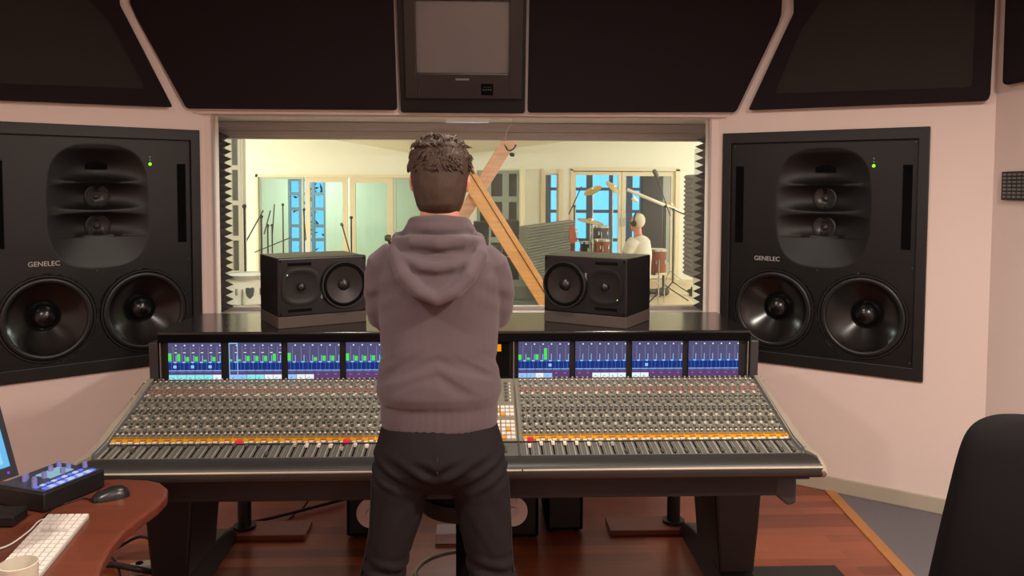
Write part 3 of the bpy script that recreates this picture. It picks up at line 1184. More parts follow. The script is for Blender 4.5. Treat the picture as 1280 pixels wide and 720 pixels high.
for nm, P, ang, flip, lab, lab2 in (('l', LP, R(29), False, 'black near-field speaker on the console bridge left of the standing person', 'flat grey-brown pad under the left near-field speaker'),
                                    ('r', RP, R(-32), True, 'black near-field speaker on the console bridge right of the standing person', 'flat grey-brown pad under the right near-field speaker')):
    c = P + Vector((math.cos(ang), math.sin(ang), 0)) * .1975
    pad(c, ang, lab2)
    nearfield(c + Vector((0, 0, .05)), ang, lab, flip)
#PART2
# ================================================================== THE STUDIO BEHIND THE GLASS
YB = 15.0
def X_at(px, Y): return at(px, 260, Y).x
def Z_at(py, Y): return at(640, py, Y).z
mb = MB()
mb.box(-9, 9, 5.0, 19.2, -.06, 0)
STF = planks('pale_studio_floor', [(226, 204, 166), (214, 188, 148), (232, 212, 176)], .12, 1.4, .35, rot=R(90))
struct(mb.build('floor_studio', STF))
# folded ceiling with its low line left of the middle
zl, zv, zr = at(415, 174, YB), at(545, 197, YB), at(710, 177, YB)
ml = (zl.z - zv.z) / (zl.x - zv.x)
mr = (zr.z - zv.z) / (zr.x - zv.x)
mb = MB()
prof = [(-9, zv.z + ml * (-9 - zv.x)), (zv.x, zv.z), (9, zv.z + mr * (9 - zv.x))]
prof = prof + [(x, z + .12) for x, z in prof[::-1]]
mb.loft([[Vector((x, y, z)) for x, z in prof] for y in (5.46, 19.2)])
struct(mb.build('ceiling_studio', PAINTL))
mb = MB()
holes(mb, -9, 9, 0, 4.6, 5.463, 5.5, [(-WW - .14, WW + .14, .84, 2.2)])
struct(mb.build('wall_studio_front', PAINTL))
mb = MB()
mb.box(-9.1, -9, 5.46, 19.2, 0, 4.6)
struct(mb.build('wall_studio_left', PAINTL))
mb = MB()
mb.box(9, 9.1, 5.46, 19.2, 0, 4.6)
struct(mb.build('wall_studio_right', PAINTL))
# far wall with its doors and windows
ZD = Z_at(222.5, YB)
ZE = Z_at(213, YB)
OL = (X_at(323, YB), X_at(576, YB), 0.0, ZD)
OM = (X_at(596, YB), X_at(650, YB), 0.35, ZE)
ON = (X_at(680, YB), X_at(698, YB), 0.25, Z_at(216.5, YB))
OR = (X_at(716, YB), X_at(844, YB), 0.0, ZE)
mb = MB()
holes(mb, -9, 9, 0, 4.6, YB, YB + .15, [OL, OM, ON, OR])
struct(mb.build('wall_studio_back', PAINTL))
FRC = mat('cream_door_frame', (222, 208, 178), 0.5, var=.03)
FRG = mat('pale_grey_frame', (186, 190, 180), 0.5, var=.03)
DGL = glass('door_pane', (224, 238, 232), 0.7)
DGL2 = glass('blue_pane', (250, 252, 255), 0.6)
DARKP = mat('dark_window_pane', (74, 78, 78), 0.5, var=.05)
def rectframe(mb, x0, x1, z0, z1, w, y0, y1):
    mb.box(x0, x0 + w, y0, y1, z0, z1)
    mb.box(x1 - w, x1, y0, y1, z0, z1)
    mb.box(x0 + w, x1 - w, y0, y1, z1 - w, z1)
    mb.box(x0 + w, x1 - w, y0, y1, z0, z0 + w)
def leaf(name, px0, px1, ztop, wpx, m, gm, handle=None, zb=.02):
    x0, x1 = X_at(px0, YB), X_at(px1, YB)
    w_ = wpx / 1024 * YB
    r = thing(name, ((x0 + x1) / 2, YB + .06, 0), None, None)
    r['kind'] = 'structure'
    mb = MB()
    rectframe(mb, x0, x1, zb, ztop, w_, YB + .03, YB + .09)
    mb.build('frame', m, r)
    mb = MB()
    mb.quad([(x, YB + .06, z) for x, z in ((x0 + w_, zb + w_), (x1 - w_, zb + w_), (x1 - w_, ztop - w_), (x0 + w_, ztop - w_))])
    mb.build('pane', gm, r)
    if handle:
        hx = X_at(handle, YB)
        mb = MB()
        mb.box(hx - .05, hx + .05, YB - .01, YB + .03, Z_at(282, YB), Z_at(272, YB))
        mb.build('handle_plate', STEEL, r)
    return r
leaf('window_2', 323, 379, ZD, 2.5, FRG, DGL)
leaf('door_1', 381, 434, ZD, 6, FRC, DGL)
leaf('door_2', 437, 491, ZD, 7, FRC, DGL)
leaf('window_3', 492, 576, ZD, 3, FRG, DGL)
# middle window of dark panes
r = struct(thing('window_4', ((OM[0] + OM[1]) / 2, YB, OM[2]), None, None))
mb = MB()
rectframe(mb, OM[0], OM[1], OM[2], OM[3], .06, YB + .02, YB + .10)
xm = X_at(632, YB)
mb.box(xm - .06, xm + .06, YB + .023, YB + .097, OM[2] + .02, OM[3] - .02)
xm2 = X_at(611, YB)
mb.box(xm2 - .045, xm2 + .045, YB + .023, YB + .097, OM[2] + .02, OM[3] - .02)
for py in (249, 300):
    mb.box(OM[0] + .02, OM[1] - .02, YB + .026, YB + .094, Z_at(py, YB) - .05, Z_at(py, YB) + .05)
mb.build('frame', mat('blue_grey_frame', (158, 170, 166), .5, var=.03), r)
mb = MB()
mb.box(OM[0] + .01, OM[1] - .01, YB + .06, YB + .07, OM[2] + .01, OM[3] - .01)
mb.build('pane', DARKP, r)
# narrow window and the pair of glazed doors on the right
r = struct(thing('window_5', ((ON[0] + ON[1]) / 2, YB, ON[2]), None, None))
mb = MB()
rectframe(mb, *ON, .03, YB + .03, YB + .1)
mb.build('frame', FRC, r)
mb = MB()
mb.quad([(x, YB + .06, z) for x, z in ((ON[0] + .03, ON[2] + .03), (ON[1] - .03, ON[2] + .03), (ON[1] - .03, ON[3] - .03), (ON[0] + .03, ON[3] - .03))])
mb.build('pane', DGL2, r)
leaf('door_3', 716, 777, ZE - .02, 4, FRC, DGL2)
leaf('door_4', 777.5, 844, ZE - .02, 5, FRC, DGL2, handle=779)
mb = MB()
for a, b, c, d in ((713, 716, 0, 0), (844, 849, 0, 0), (676, 680, 0, 0), (698, 703, 0, 0)):
    mb.box(X_at(a, YB), X_at(b, YB), YB - .03, YB, 0, ZE + .03)
mb.box(X_at(713, YB), X_at(849, YB), YB - .03, YB, ZE, ZE + .06)
mb.box(X_at(320, YB), X_at(578, YB), YB - .03, YB, ZD, ZD + .05)
mb.box(X_at(320, YB), X_at(323, YB), YB - .03, YB, 0, ZD + .05)
struct(mb.build('trim_architrave', FRC))
mb = MB()
mb.box(X_at(650, 14.6), X_at(656, 14.6), 14.55, 15.0, 0, Z_at(210.5, 14.6))
struct(mb.build('trim_corner_post', mat('cream_post', (236, 226, 196), .5, var=.02)))
# second line of rooms, with windows onto the evening sky
Y2 = 18.5
oB = (X_at(360, Y2), X_at(407, Y2), Z_at(318, Y2), Z_at(225, Y2))
oC = (X_at(676, Y2), X_at(700, Y2), Z_at(330, Y2), Z_at(214, Y2))
oD = (X_at(716, Y2), X_at(803, Y2), Z_at(332, Y2), Z_at(214, Y2))
mb = MB()
holes(mb, -9, 9, 0, 4.6, Y2, Y2 + .15, [oB, oC, oD])
struct(mb.build('wall_booth_back', mat('grey_green_booth_paint', (186, 190, 178), .8, var=.04, scale=3)))
mb = MB()
mb.box(X_at(665, 16), X_at(667, 16), YB + .15, Y2, 0, 4.6)
struct(mb.build('wall_booth_divider', PAINTL))
for nm, o_, vs, hs, wv in (('window_6', oB, (375, 391), (243, 262, 283, 300), .05), ('window_7', oC, (685,), (236, 264, 300), .10), ('window_8', oD, (737, 764, 787), (236, 264, 300), .10)):
    r = struct(thing(nm, ((o_[0] + o_[1]) / 2, Y2, o_[2]), None, None))
    mb = MB()
    rectframe(mb, *o_, .05, Y2 + .02, Y2 + .12)
    for k, v in enumerate(vs):
        x = X_at(v, Y2)
        ww_ = wv * (.8 if v != 764 else .5)
        mb.box(x - ww_ / 1.2, x + ww_ / 1.2, Y2 + .024, Y2 + .116, o_[2] + .01, o_[3] - .01)
    for hh in hs:
        z = Z_at(hh, Y2)
        mb.box(o_[0] + .01, o_[1] - .01, Y2 + .03, Y2 + .11, z - .035, z + .035)
    mb.build('frame', mat('slate_window_frame', (92, 110, 124), .5, var=.04), r)
# dark baffle standing in the drum room
o = MB().box(X_at(802, 17.6), X_at(829, 17.6), 17.6, 17.7, 0, Z_at(219, 17.6)).build('room_divider', mat('slate_grey_fabric', (88, 90, 92), .9, var=.08), bevel=.02)
tag(o, 'tall dark grey panel standing behind the right glazed door', 'room divider')
# leaves outside the left booth window
mb = MB()
for k in range(130):
    c = Vector((rnd.uniform(oB[0] - .3, oB[1] + .4), 20.2 + rnd.random(), rnd.uniform(.1, 2.9)))
    a = Vector((rnd.uniform(-1, 1), rnd.uniform(-.3, .3), rnd.uniform(-1, 1))).normalized() * rnd.uniform(.05, .14)
    b = a.cross(Vector((0, 1, 0))).normalized() * .03
    mb.quad([c - a, c - b, c + a, c + b])
mb.tube([(oB[0] + .5, 20.6, -.2), (oB[0] + .55, 20.6, 3.2)], .05)
o = mb.build('garden_tree', mat('dark_leaves', (30, 44, 40), .8))
tag(o, 'dark leafy tree outside the left far window', 'tree')
# white gridded window on the near left wall of the studio
YL = 9.0
xr = X_at(304, YL)
oG = (X_at(262, YL), X_at(302, YL), .25, Z_at(166, YL))
mb = MB()
holes(mb, -9, xr, 0, 4.6, YL, YL + .12, [oG])
struct(mb.build('wall_studio_return', PAINTL))
r = struct(thing('window_9', (oG[0], YL, oG[2]), None, None))
mb = MB()
rectframe(mb, *oG, .03, YL - .02, YL + .05)
x = X_at(287, YL)
mb.box(x - .035, x + .035, YL - .018, YL + .048, oG[2] + .01, oG[3] - .01)
for py in (168, 211, 254.5, 298, 341):
    z = Z_at(py, YL)
    mb.box(oG[0] + .01, oG[1] - .01, YL - .016, YL + .046, z - .025, z + .025)
mb.build('frame', mat('white_muntin', (232, 226, 206), .5, var=.02), r)
mb = MB()
mb.box(oG[0] + .005, oG[1] - .005, YL + .02, YL + .03, oG[2] + .005, oG[3] - .005)
mb.build('pane', mat('grey_window_pane', (112, 110, 104), .3, var=.04), r)
# foam covered partition end on the right
YP = 6.3
xp = X_at(886, YP)
mb = MB()
mb.box(xp, xp + .1, 5.5, 6.75, 0, Z_at(175, 5.6))
struct(mb.build('wall_studio_partition', PAINTL))
foam('grey ridged foam panel inside the studio, right of the mic stands', Matrix.Translation((xp - .001, 6.7, Z_at(346, 6.5))) @ Matrix.Rotation(math.pi, 4, 'Z'), 7, 22, .0372, .105, .78, mat('mid_grey_foam', (122, 117, 110), .95, var=.1, spec=.1))

# timber cross brace
TB1 = planks('pink_pine', [(222, 170, 140), (230, 180, 150)], .5, 5, .6)
TB2 = planks('orange_pine', [(222, 158, 98), (230, 170, 110)], .5, 5, .55)
def beam(name, pa, pb, wpx, Y, th, m, label):
    a, b = at(*pa, Y), at(*pb, Y)
    d = (b - a).normalized()
    n = Vector((d.z, 0, -d.x))
    wd = wpx / 1024 * Y / 2
    mb = MB()
    mb.loft([[p + n * wd, p + n * wd + Vector((0, th, 0)), p - n * wd + Vector((0, th, 0)), p - n * wd] for p in (a, b)])
    root = thing(name, (min(a, b, key=lambda p: p.z)), label, 'timber beam')
    mb.build('timber', m, root, bevel=.008)
    if wpx > 18:
        mb = MB()
        q = -n * wd * .35 + Vector((0, -.002, 0))
        mb.tube([a + q, a.lerp(b, .3) + q * 1.1, a.lerp(b, .6) + q, b + q], .006, 4)
        mb.build('drying_crack', mat('dark_crack', (92, 54, 30), .9), root)
    return root
beam('timber_beam', (664, 132), (471, 442), 17, 8.25, .16, TB1, 'pinkish diagonal timber rising to the right behind the glass')
beam('timber_beam', (530, 132), (729, 450), 21, 8.0, .18, TB2, 'orange cracked diagonal timber falling to the right behind the glass')
tag(MB().tube([at(640, 146, 5.0), at(641.5, 152, 5.02), at(637, 158, 5.03), at(633, 165, 5.03), at(632, 174, 5.03), at(632, 182, 5.03)], .0022, 6).build('hanging_wire', mat('pale_wire', (200, 184, 176), .5)), 'thin pale wire hanging at the window top under the television', 'wire')
root = thing('clip_lead', at(642, 194, 8.1), 'thin black lead looped round the pinkish timber with a small plug', 'cable')
MB().tube([at(631, 181, 8.23), at(634, 187, 8.18), at(638, 188.5, 8.2), at(642, 186, 8.2), at(645, 181, 8.23)], .008, 6).build('loop', CABLE, root)
MB().tube([at(637, 192, 8.2), at(639, 193, 8.2), at(643, 194, 8.2)], [.008, .022, .016], 8).build('plug', CABLE, root)

# gobo
root = thing('gobo', at(686, 340, 10.2), 'low grey ridged acoustic screen standing left of the drummer', 'acoustic screen')
g0, g1 = at(657.5, 283, 9.6), at(717, 275, 11.0)
dirv = Vector((g1.x - g0.x, g1.y - g0.y, 0))
nn = Vector((dirv.y, -dirv.x, 0)).normalized()
mb = MB()
L = dirv.length
zt0, zt1 = g0.z, g1.z
NR_ = 34
rows = []
for j in range(NR_ * 2 + 1):
    t = j / (NR_ * 2)
    off = .03 if j % 2 else .0
    p0 = Vector((g0.x, g0.y, .05 + (zt0 - .05) * t)) + nn * off
    p1 = Vector((g0.x + dirv.x, g0.y + dirv.y, .05 + (zt1 - .05) * t)) + nn * off
    rows.append([p0 - nn * off - nn * .09, p0, p1, p1 - nn * off - nn * .09])
mb.loft(rows, cap=True)
mb.build('ridged_foam', mat('gobo_grey_foam', (132, 132, 122), .95, var=.12), root)
mb = MB()
a, b = Vector((g0.x, g0.y, 0)), Vector((g0.x + dirv.x, g0.y + dirv.y, 0))
mb.loft([[a + nn * .05, b + nn * .05, b - nn * .12, a - nn * .12], [p + Vector((0, 0, .05)) for p in (a + nn * .05, b + nn * .05, b - nn * .12, a - nn * .12)]])
mb.build('base', BLACKP, root)

# mic stands
STAND = mat('dark_grey_stand', (52, 52, 52), .4, .3)
def mic_stand(label, px, pytop, Y, boom=None, mic=None, group=None, r=.011):
    top = at(px, pytop, Y)
    root = thing('microphone_stand', (top.x, Y, 0), label, 'microphone stand', group=group)
    mb = MB()
    mb.cyl((top.x, Y, .22), (top.x, Y, top.z), r, n=8)
    mb.build('pole', STAND, root)
    for k in range(3):
        a = R(100 + 120 * k)
        mb = MB()
        mb.tube([(top.x, Y, .24), (top.x + .12 * math.cos(a), Y + .12 * math.sin(a), .16), (top.x + .36 * math.cos(a), Y + .36 * math.sin(a), .015)], r * .9, 6)
        mb.build('leg', STAND, root)
    if boom:
        (ax, ay), (bx, by) = boom
        p, q = at(ax, ay, Y + .02), at(bx, by, Y + .02)
        mb = MB()
        mb.cyl(p, q, r * .8, n=8)
        mb.build('boom_arm', STAND, root)
        mb = MB()
        mb.sphere(top, r * 2.2, 10)
        mb.build('swivel', STAND, root)
    if mic:
        (ax, ay), (bx, by), rm = mic
        p, q = at(ax, ay, Y), at(bx, by, Y)
        mb = MB()
        mb.tube([p, p.lerp(q, .3), p.lerp(q, .75), q], [rm * .7, rm, rm, rm * .7], 12)
        mb.build('microphone', mat('grey_microphone', (96, 92, 84), .45, .3), root, smooth=60)
    return root
mic_stand('tall stand right of the drummer carrying a microphone at its raised tip', 832, 258, 12.2, ((838, 270), (820.5, 221)), ((822, 222), (817, 212), .035))
mic_stand('stand with a short boom pointing right, near the right window edge', 842, 262, 12.6, ((836, 259), (858, 269)))
GRP = 'microphone stands left of the glazed doors'
mic_stand('leftmost stand of the left cluster, boom falling steeply to the left', 326.5, 271, 10.0, ((329, 263), (308, 301)), group=GRP)
mic_stand('second stand from the left in the left cluster, short raised boom', 334.5, 282, 10.9, ((338, 263), (330, 293)), group=GRP)
mic_stand('third stand from the left in the left cluster, boom nearly upright', 340, 282, 11.8, ((343, 255), (340.5, 292)), group=GRP)
mic_stand('tallest stand of the left cluster, with a long shallow boom', 353.5, 256, 12.7, ((318, 315.5), (363, 297)), group=GRP)
mic_stand('slim stand in front of the leftmost glazed door frame', 380, 262, 13.6, ((379, 262), (382.5, 300)), group=GRP)
mic_stand('stand between the two left glazed doors, boom leaning left', 439, 272, 11.2, ((427, 279), (437, 315)), ((426, 279), (428.5, 283), .02))
mic_stand('stand with a fat grey microphone beside the standing person', 487, 303, 10.0, ((487, 305), (491, 303)), ((481, 298), (489, 297), .042))
mic_stand('stand before the narrow blue window, boom leaning right', 718, 258, 12.4, ((711, 268), (727, 233)))
mic_stand('thin stand at the edge of the gridded left window', 305.5, 258, 8.65, ((305, 256), (306.5, 262)))

# drums
SHELLW = mat('white_drum_shell', (226, 222, 212), .3, var=.03)
SHELLB = mat('brown_drum_shell', (124, 66, 46), .35, var=.1)
HEAD = mat('white_drum_head', (232, 230, 222), .5, var=.02)
CHROME = mat('chrome', (200, 200, 200), .15, 1.0)
def drum(label, cx, cy, z0, z1, r, shell, name='floor_tom', badge=False):
    root = thing(name, (cx, cy, 0), label, 'drum')
    MB().cyl((cx, cy, z0), (cx, cy, z1), r, n=40).build('shell', shell, root, smooth=40)
    MB().cyl((cx, cy, z1), (cx, cy, z1 + .006), r * .97, n=40).build('drum_head', HEAD, root)
    for z in (z0, z1):
        MB().lathe([(r + .002, -.02), (r + .014, -.02), (r + .014, .015), (r + .002, .015), (r + .002, -.02)], Matrix.Translation((cx, cy, z)), 40).build('hoop', CHROME, root, smooth=40)
    for k in range(3):
        a = R(30 + 120 * k)
        x, y = cx + (r + .018) * math.cos(a), cy + (r + .018) * math.sin(a)
        MB().cyl((x, y, 0), (x, y, z0 + (z1 - z0) * .6), .009, n=8).build('leg', CHROME, root)
    mb = MB()
    for k in range(6):
        a = R(15 + 60 * k)
        x, y = cx + (r + .006) * math.cos(a), cy + (r + .006) * math.sin(a)
        mb.cyl((x, y, (z0 + z1) / 2 - .03), (x, y, (z0 + z1) / 2 + .03), .012, n=8)
    mb.build('lugs', CHROME, root)
    if badge:
        mb = MB()
        pts = []
        for u, v in ((0, -.055), (.03, -.025), (.038, .02), (.036, .045), (.018, .052), (0, .043), (-.018, .052), (-.036, .045), (-.038, .02), (-.03, -.025)):
            a = R(-72) + u / r
            pts.append((cx + (r + .003) * math.cos(a), cy + (r + .003) * math.sin(a), (z0 + z1) / 2 - .01 + v))
        mb.prism(pts, (0, -.004, 0))
        mb.build('badge', mat('slate_badge', (62, 72, 76), .4), root)
    return root
c = at(311, 344, 7.8)
drum('white drum with a dark shield badge, behind the left near-field speaker', c.x, 7.8, at(311, 379, 7.8).z, c.z, .21, SHELLW, badge=True)
c = at(752, 300, 13.0)
drum('brown drum with a pale head, left of the drummer', c.x, 13.0, at(752, 317, 13).z, c.z, .125, SHELLB)
c = at(821, 312, 11.9)
drum('brown drum on legs, just right of the drummer', c.x, 11.9, at(821, 341, 11.9).z, c.z, .14, SHELLB)
BRASS = mat('pale_cymbal_bronze', (226, 204, 150), .25, .8, var=.04)
def cymbal(label, px, py, Y, r, tx, ty):
    c = at(px, py, Y)
    root = thing('cymbal_stand', (c.x, Y, 0), label, 'cymbal')
    Mx = Matrix.Translation(c) @ Matrix.Rotation(R(tx), 4, 'X') @ Matrix.Rotation(R(ty), 4, 'Y')
    MB().lathe([(r, 0), (r * .6, .018), (r * .22, .03), (r * .18, .05), (.004, .06), (.003, .05), (r * .2, .026), (r, -.004)], Mx, 36).build('cymbal', BRASS, root, smooth=50)
    MB().cyl((c.x, Y, .2), (c.x, Y, c.z + .06), .011, n=8).build('pole', CHROME, root)
    for k in range(3):
        a = R(90 + 120 * k)
        MB().tube([(c.x, Y, .24), (c.x + .3 * math.cos(a), Y + .3 * math.sin(a), .015)], .010, 6).build('leg', CHROME, root)
cymbal('high tilted cymbal in front of the left pane of the right glazed doors', 741, 238, 13.6, .16, 20, -25)
cymbal('high cymbal tilted to the left, beside the door handle', 766, 234, 13.8, .15, 30, 35)
cymbal('low wide cymbal above the brown drum left of the drummer', 738, 277, 13.2, .22, 8, 10)
cymbal('cymbal behind the drummer at head height, right of the head', 838, 257, 14.4, .20, 10, 25)
# long white boom over the drums
root = thing('boom_stand', at(800, 340, 13.3), 'long pale boom arm reaching over the drums behind the drummer', 'microphone stand')
MB().tube([at(784, 237, 13.3), at(815, 250, 13.3), at(856, 267, 13.4)], .028, 8).build('boom_arm', mat('pale_metal', (214, 210, 198), .4, .2), root)
MB().cyl(at(830, 256.5, 13.33), (at(830, 256.5, 13.33).x, 13.33, 0), .014, n=8).build('pole', STAND, root)
MB().cyl(at(791, 247, 13.3), at(797, 252, 13.3), .04, .03, n=10).build('microphone', mat('white_mic', (236, 236, 230), .4), root)
# tom rack / dark percussion
for px, py, Y, r, lab in ((750, 247 + 36, 14.0, .15, 'dark small drum on a stand before the left pane of the right doors'), (737, 303, 13.8, .16, 'dark drum beside the brown drum, under the low cymbal')):
    c = at(px, py, Y)
    drum(lab, c.x, Y, c.z - .22, c.z, r, mat('dark_drum_shell', (56, 62, 74), .35), name='tom_drum')
# guitar on a stand
root = thing('guitar', at(716, 330, 10.15), 'reddish guitar head and neck upright at the right end of the grey screen', 'guitar')
Yg_ = 10.15
h0, h1 = at(714, 284, Yg_), at(716, 304, Yg_)
mb = MB()
mb.prism([at(x, y, Yg_) for x, y in ((711, 288), (712.5, 283), (716, 282), (719, 286), (721, 296), (719, 305), (713.5, 305), (711.5, 297))], (0, .03, 0))
mb.build('headstock', mat('red_mahogany', (178, 98, 76), .35, var=.1), root, bevel=.006)
mb = MB()
for k in range(4):
    p = at(721 + (k % 2), 287 + k * 4.6, Yg_)
    mb.sphere(p, .016, 8)
mb.build('tuning_pegs', mat('ivory_peg', (236, 206, 160), .4), root)
mb = MB()
mb.box(h1.x - .025, h1.x + .025, Yg_, Yg_ + .03, .5, h1.z)
mb.build('neck', mat('dark_neck', (92, 62, 48), .5), root)
mb = MB()
mb.prism([(h1.x + .17 * math.cos(a) * (1 + .15 * math.sin(2 * a)), Yg_ - .01, .3 + .24 * math.sin(a)) for a in [2 * math.pi * k / 28 for k in range(28)]], (0, .06, 0))
mb.build('body', MATS['red_mahogany'], root, bevel=.01)
mb = MB()
for dx in (-.16, .16):
    mb.tube([(h1.x, Yg_ + .12, .4), (h1.x + dx, Yg_ + .02, .02)], .012, 6)
mb.build('stand', STAND, root)
# cases, bags and coils on the studio floor
def case(name, label, x0, x1, y0, y1, h, m, cat):
    root = thing(name, ((x0 + x1) / 2, (y0 + y1) / 2, 0), label, cat)
    MB().box(x0, x1, y0, y1, .02, h * .8).build('body', m, root, bevel=.015)
    MB().box(x0 - .004, x1 + .004, y0 - .004, y1 + .004, h * .8, h).build('lid', m, root, bevel=.012)
    mb = MB()
    xm_ = (x0 + x1) / 2
    mb.tube([(xm_ - .07, y0, h * .5), (xm_ - .06, y0 - .03, h * .5), (xm_ + .06, y0 - .03, h * .5), (xm_ + .07, y0, h * .5)], .008, 6)
    mb.build('handle', STEEL, root)
    mb = MB()
    for a in (x0 + .05, x1 - .05):
        for b in (y0 + .05, y1 - .05):
            mb.cyl((a, b, 0), (a, b, .02), .02, n=10)
    mb.build('feet', RUBBER, root)
SLATE = mat('slate_green_case', (96, 104, 100), .6, var=.06)
p0, p1 = at(634, 358, 8.3), at(694, 358, 8.3)
case('equipment_case', 'long low grey-green case behind the glass, left of the right near-field speaker', p0.x, p1.x, 8.3, 8.9, p0.z, SLATE, 'case')
p0, p1 = at(592, 278, 12.5), at(611, 278, 12.5)
case('equipment_case', 'dark upright case seen under the crossing timbers', p0.x, p1.x, 12.5, 13.0, p0.z, mat('dark_case', (66, 66, 64), .6), 'case')
p0, p1 = at(628, 276, 13.2), at(649, 276, 13.2)
case('equipment_case', 'dark case against the window of dark panes, right of the orange timber', p0.x, p1.x, 13.2, 13.7, p0.z, MATS['dark_case'], 'case')
for px, py, r, lab in ((872, 364, .12, 'coil of black cable on the studio floor nearest the right window edge'),):
    p = atz(px, py + 4, .02)
    mb = MB()
    for k in range(4):
        mb.lathe([(r - .02 + .01 * math.cos(a), .06 + .035 * k * 0 + .045 * math.sin(a)) for a in [2 * math.pi * i / 10 for i in range(11)]], Matrix.Translation((p.x, p.y, .035 + .03 * k)) , 24)
        break
    for k in range(3):
        mb.lathe([(r + .015 * k + .016 * math.cos(a), .016 * math.sin(a)) for a in [2 * math.pi * i / 8 for i in range(9)]], Matrix.Translation((p.x, p.y, .017 + .03 * k)), 28)
    tag(mb.build('cable_coil', mat('charcoal_cable', (62, 58, 54), .7), smooth=60), lab, 'cable')
p = atz(814, 370, .0)
mb = MB()
for k in range(5):
    mb.sphere((p.x - .2 + .1 * k, p.y, .07), .10, 10, sc=(1, .8, .6 + .15 * math.sin(k * 2)))
o = link_mesh('gear_bag', blob_mesh(mb, .02, 4), MATS['dark_case'], smooth=180)
tag(o, 'soft dark bag lying on the studio floor by the mic stand', 'bag')

# ================================================================== PEOPLE
SKIN = mat('skin', (206, 138, 116), .5, var=.05)
SKIN.node_tree.nodes['Principled BSDF'].inputs['Subsurface Weight'].default_value = .12
SKIN.node_tree.nodes['Principled BSDF'].inputs['Subsurface Scale'].default_value = .01
def ring(cx, cy, z, hw, hb, hf=None, p=2.3, n=36):
    """body cross-section; hb = depth at the back (-y), hf at the front"""
    hf = hb if hf is None else hf
    out = []
    for k in range(n):
        a = 2 * math.pi * k / n
        c, s = math.cos(a), math.sin(a)
        x = hw * math.copysign(abs(c) ** (2 / p), c)
        y = (hf if s > 0 else hb) * math.copysign(abs(s) ** (2 / p), s)
        out.append(Vector((cx + x, cy + y, z)))
    return out
def head_into(mb, c, s=1.0, face=Vector((0, 1, 0))):
    """head with jaw, nose, lips, brow and ears; c = middle of the skull"""
    M = Matrix.Translation(c) @ Vector((0, 1, 0)).rotation_difference(face).to_matrix().to_4x4() @ Matrix.Scale(s, 4)
    def sp(p, r, sc):
        mm = M.to_3x3().to_4x4()
        mb.sphere(M @ Vector(p), r, 20, mm, sc)
    sp((0, 0, .02), .1, (.78, .98, 1.02))
    sp((0, .035, -.055), .07, (.88, .85, 1.05))
    sp((0, .068, -.105), .032, (1.1, .9, .8))
    sp((0, .100, -.022), .016, (.8, 1.0, 1.9))
    sp((0, .112, -.040), .014, (1.1, 1.0, .8))
    sp((0, .096, -.073), .018, (1.4, .6, .45))
    sp((0, .084, .018), .03, (2.0, .6, .4))
    for sx in (-1, 1):
        sp((sx * .036, .062, -.036), .026, (1, .9, .95))
        sp((sx * .080, -.008, -.022), .030, (.36, .72, 1.05))
        sp((sx * .085, -.014, -.016), .022, (.30, .9, 1.1))
    return M
def hand_into(mb, wrist, d, n, side, s=1.0, curl=.6):
    """palm, four bent fingers and a thumb; d = finger direction, n = palm normal"""
    d, n = Vector(d).normalized(), Vector(n).normalized()
    x = d.cross(n).normalized() * side
    w = Vector(wrist)
    rings = []
    for t, hw, th in ((0, .026, .016), (.03, .036, .015), (.07, .041, .013), (.088, .038, .011)):
        c = w + d * (t * s)
        rings.append([c + x * (hw * s * math.cos(a)) + n * (th * s * math.sin(a)) for a in [2 * math.pi * k / 14 for k in range(14)]])
    mb.loft(rings)
    for k, (off, L) in enumerate(((.030, .070), (.010, .080), (-.010, .074), (-.029, .058))):
        p = w + d * (.082 * s) + x * (off * s)
        pts = [p]
        dd = d.copy()
        for seg in (.45, .3, .25):
            dd = (dd + n * curl * .55).normalized()
            p = p + dd * (L * seg * s)
            pts.append(p)
        mb.tube(pts, [.0095 * s, .009 * s, .0085 * s, .0065 * s], 8)
    p = w + d * (.02 * s) + x * (.03 * s)
    mb.tube([p, p + (d * .6 + x * .8).normalized() * .035 * s, p + (d * .9 + x * .6 + n * .3).normalized() * .068 * s], [.013 * s, .011 * s, .008 * s], 8)

# ---- the standing person
MX, MY = -.035, 2.47
ppl = MB()
hc = Vector((-.031, MY + .012, 1.752))
head_into(ppl, hc)
ppl.tube([(-.033, MY - .005, 1.48), (-.032, MY - .003, 1.58), (-.031, MY + .005, 1.70)], [.075, .060, .058], 16)
ppl.loft([ring(MX, MY, z, hw, hd, n=24) for z, hw, hd in ((.93, .165, .10), (1.05, .155, .10), (1.2, .15, .098), (1.35, .168, .105), (1.46, .165, .10), (1.53, .11, .08))])
for sx in (-1, 1):
    ppl.tube([(MX + sx * .13, MY, 1.475), (MX + sx * .16, MY + .015, 1.40), (MX + sx * .165, MY + .06, 1.30)], [.046, .040, .032], 12)
    ppl.tube([(MX + sx * .165, MY + .06, 1.30), (MX + sx * .07, MY + .155, 1.315 + .02 * sx), (MX - sx * .04, MY + .165 + .025 * sx, 1.345 + .02 * sx)], [.032, .031, .027], 12)
    hand_into(ppl, (MX - sx * .04, MY + .165 + .025 * sx, 1.345 + .02 * sx), (-sx, -.22, .15), (0, -1, 0), sx, 1.0, .45)
    lx = (-.125, .085)[(sx + 1) // 2]
    fx = (-.245, .185)[(sx + 1) // 2]
    ppl.tube([(lx, MY, .95), (lx + (fx - lx) * .35, MY + .01, .72), (lx + (fx - lx) * .62, MY + .015, .50), (lx + (fx - lx) * .85, MY - .005, .28), (fx, MY - .01, .09)], [.066, .050, .038, .036, .030], 14)
    ppl.tube([(fx, MY - .03, .05), (fx + sx * .012, MY + .08, .045), (fx + sx * .02, MY + .16, .035)], [.04, .038, .028], 12)
me = blob_mesh(ppl, .0065, 3)
person = link_mesh('person', me, SKIN, None, smooth=180)
tag(person, 'person standing with back to the camera and arms folded, in grey hoodie and dark trousers', 'person')
